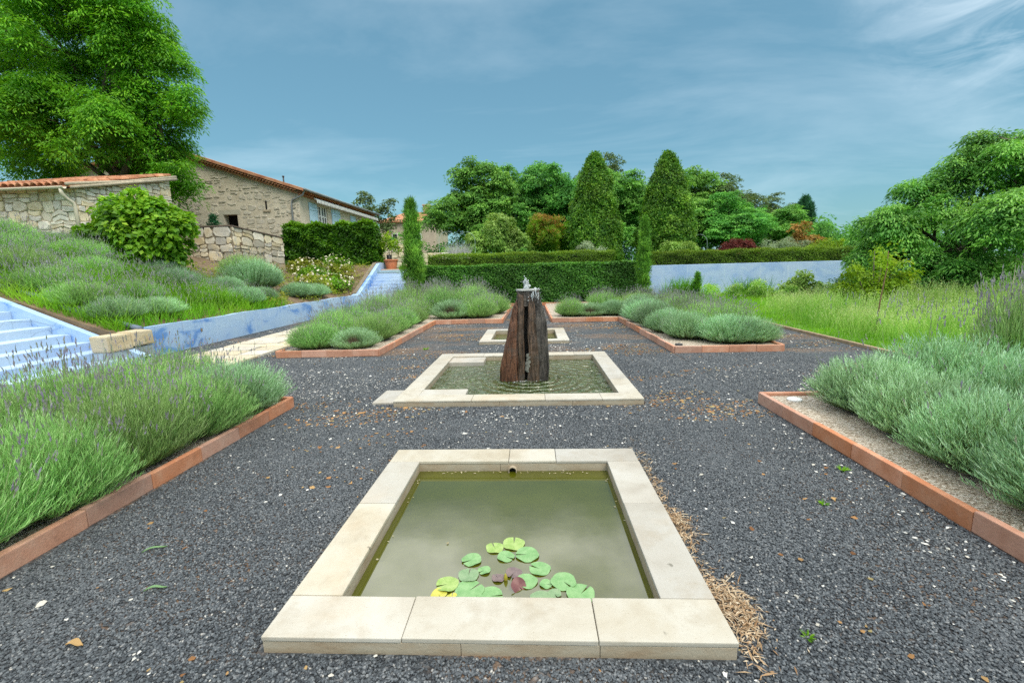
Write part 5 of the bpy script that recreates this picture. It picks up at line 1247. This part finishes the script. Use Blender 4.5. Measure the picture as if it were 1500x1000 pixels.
VN = [(-12.6, 13.25, 3.32, 0.57), (-11.35, 12.94, 3.33, 0.71), (-10.87, 13.18, 3.11, 0.61), (-11.38, 12.97, 2.71, 0.72), (-12.49, 13.26, 2.76, 0.57), (-10.9, 13.23, 2.52, 0.51), (-11.95, 13.1, 3.75, .33), (-11.0, 13.2, 3.65, .28), (-11.4, 13.0, 3.95, .22), (-13.0, 13.2, 2.9, .4), (-10.5, 13.2, 3.3, .3)]
VB = (-11.6, 13.1, 1.85)
shrub('vine_shrub', 'large-leaved bright green climbing shrub at the corner of the stone shed', 'shrub', VB, rel(VN, VB), M_['vine'], 900, 16, .15, .12, .24, .35, .1, .45, .03)

# ------------------------------------------------------------------ rubble masonry
def rubble(parent, mp_, U, Vv, rows, wmin, wmax, m, proud=.035, joint=.010, top=None, skip=None, seed=1, joined=None):
    """mp_(u, v, out) -> point. Every stone its own object, or all in one builder when joined is given"""
    r = random.Random(seed); vs = [0]; cnt = 0
    while vs[-1] < Vv - .05:
        h = r.uniform(*rows); vs.append(Vv if Vv - vs[-1] - h < rows[0] * .7 else vs[-1] + h)
    nk = int(U / .2) + 3; ku = np.arange(nk) * .2
    offs = [np.array([0 if i in (0, len(vs) - 1) else r.uniform(-.28, .28) * min(vs[i] - vs[i - 1], vs[i + 1] - vs[i]) for _ in range(nk)]) for i in range(len(vs))]
    def bd(i, u): return vs[i] + float(np.interp(u, ku, offs[i]))
    for i in range(len(vs) - 1):
        h = vs[i + 1] - vs[i]; u = -r.uniform(0, .2); sl0 = 0
        while u < U - .05:
            w = r.uniform(wmin, wmax) * (.55 + 1.6 * h); w = min(w, h * 3.2); u1 = u + w
            if U - u1 < wmin * .6: u1 = U
            sl1 = 0 if u1 == U else r.uniform(-.16, .16) * h
            split = h > rows[0] * 1.35 and r.random() < .38
            for lo, hi in (((0, .5), (.5, 1)) if split else ((0, 1),)):
                ua, ub = max(u, 0), u1; um = (ua + ub) / 2
                F_ = lambda uu, t_: bd(i, uu) * (1 - t_) + bd(i + 1, uu) * t_
                vm = F_(um, (lo + hi) / 2)
                if (skip and skip(um, vm, ub - ua)) or (top and F_(um, lo) > top(um) - .05): continue
                j = joint; hh = h * (hi - lo); c = min(ub - ua, hh) * r.uniform(.05, .2); c2 = min(ub - ua, hh) * r.uniform(.05, .2)
                pt = lambda uu, t_, dv: (uu, F_(uu, t_) + dv)
                s0l, s0h = sl0 * (lo - .5), sl0 * (hi - .5); s1l, s1h = sl1 * (lo - .5), sl1 * (hi - .5)
                poly = [pt(ua + j + c + s0l, lo, j), pt(um, lo, j - r.uniform(0, .006)), pt(ub - j - c2 + s1l, lo, j), pt(ub - j + (s1l + s1h) / 2 + r.uniform(0, .008), (lo + hi) / 2, r.uniform(-.12, .12) * hh),
                        pt(ub - j - c + s1h, hi, -j), pt(um, hi, -j + r.uniform(0, .006)), pt(ua + j + c2 + s0h, hi, -j), pt(ua + j + (s0l + s0h) / 2 - r.uniform(0, .008), (lo + hi) / 2, r.uniform(-.12, .12) * hh)]
                if top: poly = [(a, min(b, top(a))) for a, b in poly]
                pr = proud * r.uniform(.35, 1.4); cc = (um, vm)
                sh = lambda k: [(cc[0] + (a - cc[0]) * k, cc[1] + (b - cc[1]) * k) for a, b in poly]
                V = [mp_(a, b, -.02) for a, b in poly] + [mp_(a, b, pr * .6) for a, b in sh(.985)] + [mp_(a, b, pr + r.uniform(-.010, .010)) for a, b in sh(.88)]
                F = [(q, (q + 1) % 8, 8 + (q + 1) % 8, 8 + q) for q in range(8)] + [(8 + q, 8 + (q + 1) % 8, 16 + (q + 1) % 8, 16 + q) for q in range(8)]
                g = joined if joined is not None else G(); n0 = g.n
                g.add(V, F, r.random()); g.F.append((np.array([[16 + q for q in range(8)]]) + n0, np.array([r.random()]), np.zeros(1, int)))
                if joined is None: g.obj('stone', m, parent)
                cnt += 1
            u = u1; sl0 = sl1
    return cnt

# ------------------------------------------------------------------ stone shed
SX, SY, SZ = -14.3, 14.0, 2.4
shed = thing('stone_shed', 'pale rubble stone shed with terracotta tile roof at the left edge', 'shed', (SX, SY, 0))
g = G()
W_, D_ = 7.0, 3.9; ef, eb = 4.42, 5.36
V = [(0, 0, 1.5), (-W_, 0, 1.5), (-W_, D_, 1.5), (0, D_, 1.5), (0, 0, ef), (-W_, 0, ef), (-W_, D_, eb), (0, D_, eb)]
g.add(V, [(1, 0, 4, 5), (0, 3, 7, 4), (3, 2, 6, 7), (2, 1, 5, 6), (4, 7, 6, 5)])
g.obj('wall', M_['mortar'], shed)
rubble(shed, lambda u, v, o: (-u, -o, 2.3 + v), 3.4, ef - 2.3, (.15, .32), .24, .55, M_['wallstone'], .045, seed=4)
rubble(shed, lambda u, v, o: (o, u, 2.2 + v), D_, 3.2, (.15, .30), .22, .5, M_['wallstone'], .045, seed=9, top=lambda u: ef - 2.2 + (eb - ef) * u / D_ - .03)
# roof: half-round tiles in columns down the slope
sl = math.atan2(eb - ef, D_); Ls = math.hypot(D_ + .55, (eb - ef) * (D_ + .55) / D_)
def tile_mesh(r, L, t_=.014, up=True):
    g = G(); n = 7; th = np.linspace(0, math.pi, n); V = []
    for yv, rr in ((0, r), (L, r * .86)):
        for q in (rr, rr - t_): V += [(q * math.cos(a), yv, q * math.sin(a) * .8) for a in th]
    F = []
    for i in range(n - 1): F += [(i + 1, i, 2 * n + i, 2 * n + i + 1), (n + i, n + i + 1, 3 * n + i + 1, 3 * n + i), (i, i + 1, n + i + 1, n + i)]
    g.add(V, F); return g.mesh('roof_tile', [M_['tile']], True)
TM = tile_mesh(.115, .42)
roof = G()
q = .09
roof.add([(.16, -.28, ef - .02), (-W_, -.28, ef - .02), (-W_, D_ + .2, eb + .10), (.16, D_ + .2, eb + .10), (.16, -.28, ef + .03), (-W_, -.28, ef + .03), (-W_, D_ + .2, eb + .15), (.16, D_ + .2, eb + .15)],
         [(0, 1, 2, 3), (7, 6, 5, 4), (0, 3, 7, 4), (1, 0, 4, 5), (3, 2, 6, 7)])
ro = roof.obj('roof', M_['tile'], shed)
for c in range(16):
    for k in range(11):
        o = link(bpy.data.objects.new('roof_tile', TM), ro)
        s = k * .40
        o.location = (-.02 - c * .235 + random.uniform(-.01, .01), -.31 + s * math.cos(sl), ef + .045 + s * math.sin(sl) * 1.04 + random.uniform(-.004, .012) + (.012 if k else 0))
        o.rotation_euler = (sl * 1.02, random.uniform(-.05, .05), random.uniform(-.03, .03))
g = G(); tube(g, [(.12, -.33, ef + .06), (.12, 1.8, ef + .50), (.12, D_ + .24, eb + .16)], .055, 8); tube(g, [(.17, -.25, ef - .03), (.17, D_ + .2, eb + .07)], .05, 6)
g.obj('verge_mortar', M_['mortar'], shed, True)
g = G(); th = np.linspace(math.pi, 2 * math.pi, 9); V = []
for xv in (-6.9, .12): V += [(xv, -.40 + .075 * math.cos(a), ef - .02 + .075 * math.sin(a)) for a in th] + [(xv, -.40 + .066 * math.cos(a), ef - .02 + .066 * math.sin(a)) for a in th]
g.add(V, [(i, i + 1, 18 + i + 1, 18 + i) for i in range(8)] + [(9 + i + 1, 9 + i, 27 + i, 27 + i + 1) for i in range(8)] + [(18 + i, 18 + i + 1, 27 + i + 1, 27 + i) for i in range(8)] + [(0, 18, 27, 9), (8, 17, 35, 26)])
g.obj('gutter', M_['cream'], shed, True)
g = G(); tube(g, [(.0, -.40, ef - .08), (.0, -.40, ef - .2), (.02, -.3, ef - .36), (.04, -.14, ef - .46), (.05, -.10, ef - .6), (.05, -.10, 2.5)], .052, 9)
g.obj('downpipe', M_['cream'], shed, True)

# ------------------------------------------------------------------ rubble retaining wall on the upper bank
rw = thing('retaining_wall', 'dry rubble stone retaining wall with dark coping in front of the farmhouse', 'wall', (-12.75, 19, 0))
A, B, C_ = (-3.0, -.2), (0, 0), (.75, 2.6)
def panel_map(P, Q, z0, zt0, zt1):
    ln = math.hypot(Q[0] - P[0], Q[1] - P[1]); dx, dy = (Q[0] - P[0]) / ln, (Q[1] - P[1]) / ln; nx_, ny_ = dy, -dx
    H0 = max(zt0, zt1) - z0
    def f(u, v, o):
        zt = zt0 + (zt1 - zt0) * u / ln
        return (P[0] + dx * u + nx_ * o, P[1] + dy * u + ny_ * o, z0 + v * (zt - z0) / H0)
    return f, ln, H0
cop = G(); mb = G()
for (P, Q, z0, a_, b_, sd_) in ((A, B, 1.6, 3.62, 3.64, 21), (B, C_, 1.5, 3.64, 3.28, 33)):
    f, ln, H0 = panel_map(P, Q, z0, a_, b_)
    mb.add([f(0, 0, 0), f(ln, 0, 0), f(ln, H0, 0), f(0, H0, 0), f(0, 0, -.4), f(ln, 0, -.4), f(ln, H0, -.4), f(0, H0, -.4)], [(0, 1, 2, 3), (5, 4, 7, 6), (1, 5, 6, 2), (4, 0, 3, 7), (3, 2, 6, 7)])
    rubble(rw, f, ln, H0, (.20, .46), .26, .6, M_['wallstone2'], .06, .012, seed=sd_)
    k = [f(0, H0 + .003, .07), f(ln, H0 + .003, .07), f(ln, H0 + .003, -.42), f(0, H0 + .003, -.42)]; cop.add(k + [(x, y, z + .05) for x, y, z in k], [(3, 2, 1, 0), (4, 5, 6, 7), (0, 1, 5, 4), (1, 2, 6, 5), (2, 3, 7, 6), (3, 0, 4, 7)])
mb.obj('core', M_['mortar_dark'], rw); cop.obj('coping', plain('dark_coping', (.13, .10, .08), .9, .3, 4), rw)
revolve_tree('potted_conifer', 'tiny conifer showing above the rubble retaining wall coping', 'tree', (-14.6, 20.6, 2.9), [(0, .2), (.5, .3), (1.0, .2), (1.45, .02)], 160, 14, .12, .03, .1, M_['cypress_dark'], 1.3, .1, trunk_r=.03)
o = box('terrace_fill', -24, -12.6, 19.3, 26, 1.5, 3.0, M_['soil']); tag(o, kind='structure')

# ------------------------------------------------------------------ farmhouse
HX, HY = -13.24, 26.0; EZ, RX, RZ, HL = 6.28, -8.3, 9.05, 12.2
house = thing('farmhouse', 'long rendered stone farmhouse with low tiled gable roof and pale blue shutters', 'house', (HX, HY, 0))
g = G()
def gab(y, x): return EZ + (RZ - EZ) * (1 - abs(x - RX) / abs(RX))
# gable wall, pierced by the small dark opening
ox0, ox1, oz0, oz1 = -4.55, -3.72, 3.6, 5.05
cols = [-16.6, RX, ox0, ox1, 0]
for a, b in zip(cols[:-1], cols[1:]):
    if (a, b) == (ox0, ox1):
        g.add([(a, 0, oz1), (b, 0, oz1), (b, 0, gab(0, b)), (a, 0, gab(0, a))], [(0, 1, 2, 3)]); g.add([(a, 0, 1), (b, 0, 1), (b, 0, oz0), (a, 0, oz0)], [(0, 1, 2, 3)])
    else: g.add([(a, 0, 1), (b, 0, 1), (b, 0, gab(0, b)), (a, 0, gab(0, a))], [(0, 1, 2, 3)])
g.add([(ox0, 0, oz0), (ox0, .45, oz0), (ox0, .45, oz1), (ox0, 0, oz1)], [(0, 1, 2, 3)]); g.add([(ox1, 0, oz0), (ox1, .45, oz0), (ox1, .45, oz1), (ox1, 0, oz1)], [(3, 2, 1, 0)])
g.add([(ox0, 0, oz1), (ox1, 0, oz1), (ox1, .45, oz1), (ox0, .45, oz1)], [(0, 1, 2, 3)])
# facade with window holes
WIN = [(2.1, 3.55, 3.3, 5.72), (8.25, 9.35, 4.0, 5.6)]
ysp = [0, 2.1, 3.55, 8.25, 9.35, HL]
for a, b in zip(ysp[:-1], ysp[1:]):
    w = [q for q in WIN if (q[0], q[1]) == (a, b)]
    if w:
        _, _, z0, z1 = w[0]; g.add([(0, a, 1), (0, b, 1), (0, b, z0), (0, a, z0)], [(0, 1, 2, 3)]); g.add([(0, a, z1), (0, b, z1), (0, b, EZ), (0, a, EZ)], [(0, 1, 2, 3)])
        g.add([(0, a, z0), (-.25, a, z0), (-.25, a, z1), (0, a, z1)], [(0, 1, 2, 3)]); g.add([(0, b, z0), (-.25, b, z0), (-.25, b, z1), (0, b, z1)], [(3, 2, 1, 0)]); g.add([(0, a, z1), (0, b, z1), (-.25, b, z1), (-.25, a, z1)], [(3, 2, 1, 0)])
    else: g.add([(0, a, 1), (0, b, 1), (0, b, EZ), (0, a, EZ)], [(0, 1, 2, 3)])
g.add([(0, HL, 1), (-16.6, HL, 1), (-16.6, HL, EZ), (RX, HL, RZ), (0, HL, EZ)], [(0, 1, 2, 3, 4)])
g.obj('wall', M_['render'], house)
ow = box('opening', ox0, ox1, .44, .46, oz0, oz1, M_['dark'], house)
g = G()
g.add([(ox0 - .28, -.012, oz0), (ox0 - .004, -.012, oz0), (ox0 - .004, -.012, oz1 + .25), (ox0 - .28, -.012, oz1 + .25)], [(0, 1, 2, 3)]); g.add([(ox0, -.012, oz1), (ox1 + .2, -.012, oz1), (ox1 + .2, -.012, oz1 + .25), (ox0, -.012, oz1 + .25)], [(0, 1, 2, 3)])
g.obj('opening_surround', plain('smooth_render', (.42, .40, .32), .9, .1, 4), house)
g = G()
rubble(None, lambda u, v, o: (-u, -o + .012, 3.0 + v), 8.2, 5.8, (.16, .34), .22, .6, None, .034, .035, top=lambda u: gab(0, -u) - 3.0 - .25, skip=lambda u, v, w: (-4.9 < -u < -3.4 and v < 2.5) or random.random() < .30, seed=5, joined=g)
tag(g.obj('rubble_stones', M_['housestone'], house), kind='stuff')
o = box('vent_slit', -1.98, -1.90, -.035, .02, 5.25, 5.75, M_['dark'], house); box('vent_sill', -2.15, -1.72, -.06, .0, 5.14, 5.25, M_['mortar'], house)
# roof: two corrugated tile planes
g = G()
def roof_plane(xa, za, xb, zb, y0, y1, pitch=.23, th=.11):
    n = int((y1 - y0) / pitch * 6); yv = np.linspace(y0, y1, n); wv = .045 * np.abs(np.sin(np.pi * (yv - y0) / pitch)); m = 16
    u = np.linspace(0, 1, m)
    V = np.array([(xa + (xb - xa) * t, y_, za + (zb - za) * t + w + .012 * (i % 2) + .01 * math.sin(y_ * 1.7 + t * 5)) for i, t in enumerate(u) for y_, w in zip(yv, wv)])
    g.add(V, [(i * n + j, i * n + j + 1, (i + 1) * n + j + 1, (i + 1) * n + j) for i in range(m - 1) for j in range(n - 1)])
    lo = np.array([(xa, y_, za - th) for y_ in yv]); g.add(np.concatenate([V[:n], lo]), [(j, n + j, n + j + 1, j + 1) for j in range(n - 1)])
    g.add([(xa, y0, za - th), (xb, y0, zb - th), (xb, y0, zb + .04), (xa, y0, za + .04)], [(0, 1, 2, 3)]); g.add([(xa, y0, za - th), (xa, y1, za - th), (xb, y1, zb - th), (xb, y0, zb - th)], [(0, 1, 2, 3)])
sp = (RZ - EZ) / abs(RX)
roof_plane(.45, EZ + .14 - .45 * sp, RX, RZ + .14, -.32, HL + .25); roof_plane(-16.9, EZ + .05, RX, RZ + .14, -.32, HL + .25)
hr = g.obj('roof', M_['tile'], house)
# toothed tile courses under the verge and the eaves
g = G()
for row in range(2):
    n = 62
    for i in range(n):
        x = -.1 - i * .17; z = EZ - .08 + (-x) * sp - row * .13
        if z > RZ: break
        th = np.linspace(0, math.pi, 6); V = [(x + .085 * math.cos(a), yv, z + .07 * math.sin(a)) for yv in (-.26 + row * .12, .0) for a in th]
        g.add(V, [(j, j + 1, 7 + j, 6 + j) for j in range(5)]); g.add([V[j] for j in range(6)], [tuple(range(6))[::-1]])
    for i in range(52):
        yv = i * .23; th = np.linspace(0, math.pi, 6); V = [(xv, yv + .1 * math.cos(a), EZ - .16 - row * .12 + .08 * math.sin(a)) for xv in (.34 - row * .14, 0) for a in th]
        g.add(V, [(j, j + 1, 7 + j, 6 + j) for j in range(5)]); g.add([V[j] for j in range(6)], [tuple(range(6))])
tag(g.obj('tile_courses', M_['tile'], house), kind='stuff')
g = G(); tube(g, [(.52, -.3, EZ - .02), (.52, HL + .2, EZ - .02)], .07, 8); gu = g.obj('gutter', plain('grey_zinc', (.22, .24, .25), .5, .15, 3), house, True)
g = G(); tube(g, [(.46, -.2, EZ - .06), (.3, -.12, EZ - .3), (-.35, -.09, EZ - .55), (-.42, -.09, EZ - .8), (-.42, -.09, 2.4)], .05, 8); g.obj('downpipe', gu.data.materials[0], house, True)
def shutter(y0, y1, z0, z1):
    o = box('shutter', .01, .055, y0, y1, z0, z1, M_['shutter'], house, .006)
    for k in range(3):
        z = z0 + (z1 - z0) * (.15 + .35 * k); box('batten', .056, .078, y0 + .05, y1 - .05, z - .05, z + .05, M_['shutter'], o)
for a, b, z0, z1 in ((1.05, 2.05, 3.3, 5.75), (4.1, 5.4, 3.3, 5.75), (7.2, 8.15, 3.6, 5.65), (10.0, 11.0, 3.6, 5.65)): shutter(a, b, z0, z1)
for (a, b, z0, z1) in WIN:
    g = G()
    def fbox(y0, y1, za, zb, x0=-.14, x1=-.08): 
        V = [(x, y_, z) for z in (za, zb) for y_ in (y0, y1) for x in (x0, x1)]; g.add(V, [(0, 2, 3, 1), (4, 5, 7, 6), (0, 1, 5, 4), (2, 6, 7, 3), (0, 4, 6, 2), (1, 3, 7, 5)])
    fw_ = .09; nb = 4; nr = 4 if z1 - z0 > 2 else 3
    for i in range(nb + 1):
        yc = a + (b - a) * i / nb; wd = fw_ if i in (0, 2, nb) else .045; fbox(max(a, yc - wd), min(b, yc + wd), z0, z1)
    for j in range(nr + 1):
        zc = z0 + (z1 - z0) * j / nr; wd = .10 if (j == nr // 2) else .04; fbox(a, b, max(z0, zc - wd), min(z1, zc + wd), -.135, -.085)
    w_ = g.obj('window', M_['white_paint'], house)
    box('pane', -.13, -.12, a, b, z0, z1, M_['glass'], w_)
# awning with scalloped valance
aw = thing('awning', 'white scalloped awning rolled under the farmhouse eaves', 'awning', (HX, HY, 0))
g = G(); tube(g, [(.34, 1.2, 5.96), (.34, 12.0, 5.96)], .05, 8); g.obj('roller', M_['awning'], aw, True)
g = G()
for i in range(54):
    y0 = 1.2 + i * .2; V = [(.46, y0, 5.93), (.46, y0 + .15, 5.93)] + [(.47, y0 + .075 + .075 * math.cos(a), 5.82 - .11 * math.sin(a)) for a in np.linspace(0, math.pi, 6)]
    g.add(V, [(1, 0, 7, 6, 5, 4, 3, 2)])
    g.add([(x + .008, y_, z) for x, y_, z in V], [(0, 1, 2, 3, 4, 5, 6, 7)])
tag(g.obj('valance', M_['awning'], aw), kind='stuff')
g = G(); tube(g, [(-2.4, 3, 7.0), (-2.4, 3, 7.62)], .045, 8); tube(g, [(-2.4, 3, 7.62), (-2.4, 3, 7.70)], .07, 8); g.obj('flue', M_['darkmetal'], house, True)

# ------------------------------------------------------------------ distant house
h2 = thing('distant_house', 'small distant stone house with hipped tile roof and chimney', 'house', (-13.4, 50, 1.5))
g = G(); V = [(x, y, z) for z in (0, 5.45) for y in (0, 7) for x in (-3.3, 2.9)]
g.add(V, [(0, 1, 5, 4), (1, 3, 7, 5), (3, 2, 6, 7), (2, 0, 4, 6)]); g.obj('wall', plain('distant_wall', (.46, .40, .31), .9, .15, 1.5, .3, 6), h2)
g = G(); g.add([(-3.6, -.3, 5.4), (3.2, -.3, 5.4), (3.2, 7.3, 5.4), (-3.6, 7.3, 5.4), (-1.2, 3.2, 6.75), (.9, 3.6, 6.75)], [(0, 1, 5, 4), (2, 3, 4, 5)]); g.F.append((np.array([(1, 2, 5), (3, 0, 4)]), np.full(2, .5), np.zeros(2, int))); g.add([(-3.6, -.3, 5.3), (3.2, -.3, 5.3), (3.2, -.3, 5.42), (-3.6, -.3, 5.42)], [(0, 1, 2, 3)])
r2_ = g.obj('roof', M_['tile'], h2)
box('chimney', 1.0, 1.75, 2.6, 3.3, 5.6, 7.35, plain('chimney_brick', (.30, .19, .14), .9, .2, 3), r2_); box('chimney_cap', .92, 1.83, 2.52, 3.38, 7.352, 7.5, M_['mortar'], r2_)
for (x0, x1, z0, z1) in ((-2.0, -1.35, 3.1, 4.15), (.7, 1.3, 3.1, 4.1), (.5, 1.2, .9, 2.0)):
    f = box('window', x0, x1, -.03, .05, z0, z1, M_['white_paint'], h2); box('pane', x0 + .08, x1 - .08, -.036, -.031, z0 + .08, z1 - .08, M_['glass'], f)

# ------------------------------------------------------------------ terrace wall, pots at the stair head
gw = thing('garden_wall', 'low pale stone garden wall behind the pots at the stair head', 'wall', (-6.5, 25.4, 1.5))
box('core', -2.2, .2, .0, .35, 0, 1.75, M_['mortar'], gw); box('core', .21, 3.0, .0, .35, 0, 1.05, M_['mortar'], gw)
rubble(gw, lambda u, v, o: (-2.2 + u, -o, v), 2.4, 1.75, (.22, .36), .3, .6, M_['wallstone'], .04, .016, seed=51)
rubble(gw, lambda u, v, o: (.22 + u, -o, v), 2.75, 1.05, (.22, .34), .3, .6, M_['wallstone'], .04, .016, seed=57)
def pot(name, label, x, y, z, r, h, m, rim=True):
    root = thing(name, label, 'plant pot', (x, y, z)); g = G(); n = 22; th = np.linspace(0, 2 * math.pi, n + 1)[:-1]
    pr = [(r * .68, 0), (r * .9, h * .82), (r * .9, h * .84), (r, h * .86), (r, h), (r * .88, h), (r * .85, h * .88)] if rim else [(r * .8, 0), (r, h), (r * .92, h), (r * .9, h * .85)]
    V = np.concatenate([np.stack([q * np.cos(th), q * np.sin(th), np.full(n, zv)], 1) for q, zv in pr])
    g.add(V, [(i * n + j, i * n + (j + 1) % n, (i + 1) * n + (j + 1) % n, (i + 1) * n + j) for i in range(len(pr) - 1) for j in range(n)]); g.obj('pot_body', m, root, True)
    g = G(); g.add(np.stack([r * .86 * np.cos(th), r * .86 * np.sin(th), np.full(n, h * .88)], 1), [list(range(n))]); g.obj('potting_soil', M_['soil'], root); return root
PT = plain('pot_terracotta', (.46, .17, .085), .8, .15, 5, .2)
PX, PY, PZ = -7.2, 22.95, 1.68
pot('terracotta_pot', 'large terracotta pot at the head of the distant blue stairs', PX, PY, PZ, .36, .50, PT)
pot('nursery_pot', 'small black nursery pot set in the large terracotta pot', PX - .08, PY, PZ + .45, .14, .28, M_['plastic'], False)
pot('terracotta_pot', 'smaller terracotta pot to the right of the large one on the terrace', -6.45, 23.5, 1.55, .22, .34, PT)
pot('terracotta_pot', 'small terracotta pot raised behind the smaller one, nearest the cypress', -6.35, 24.1, 1.6, .2, .62, PT)
pot('stone_pot', 'little grey stone pot at the right on the stair head', -6.1, 23.0, 1.55, .15, .22, M_['mortar'])
shrub('lemon_tree', 'small yellow-green citrus tree growing from the nursery pot', 'tree', (PX - .05, PY, PZ + .7), [(0, 0, .55, .42), (.2, 0, .3, .3), (-.15, 0, .9, .3), (.3, 0, .7, .25)], M_['yellow'], 90, 12, .10, .055, .14, .2, 0, .7, .015)
shrub('green_shrub', 'bright green leafy plant at the end of the leafy hedge by the stairs', 'shrub', (-8.0, 23.4, 2.0), [(0, 0, .3, .35), (.1, 0, .6, .25)], M_['vine'], 90, 14, .12, .06, .15, .2)
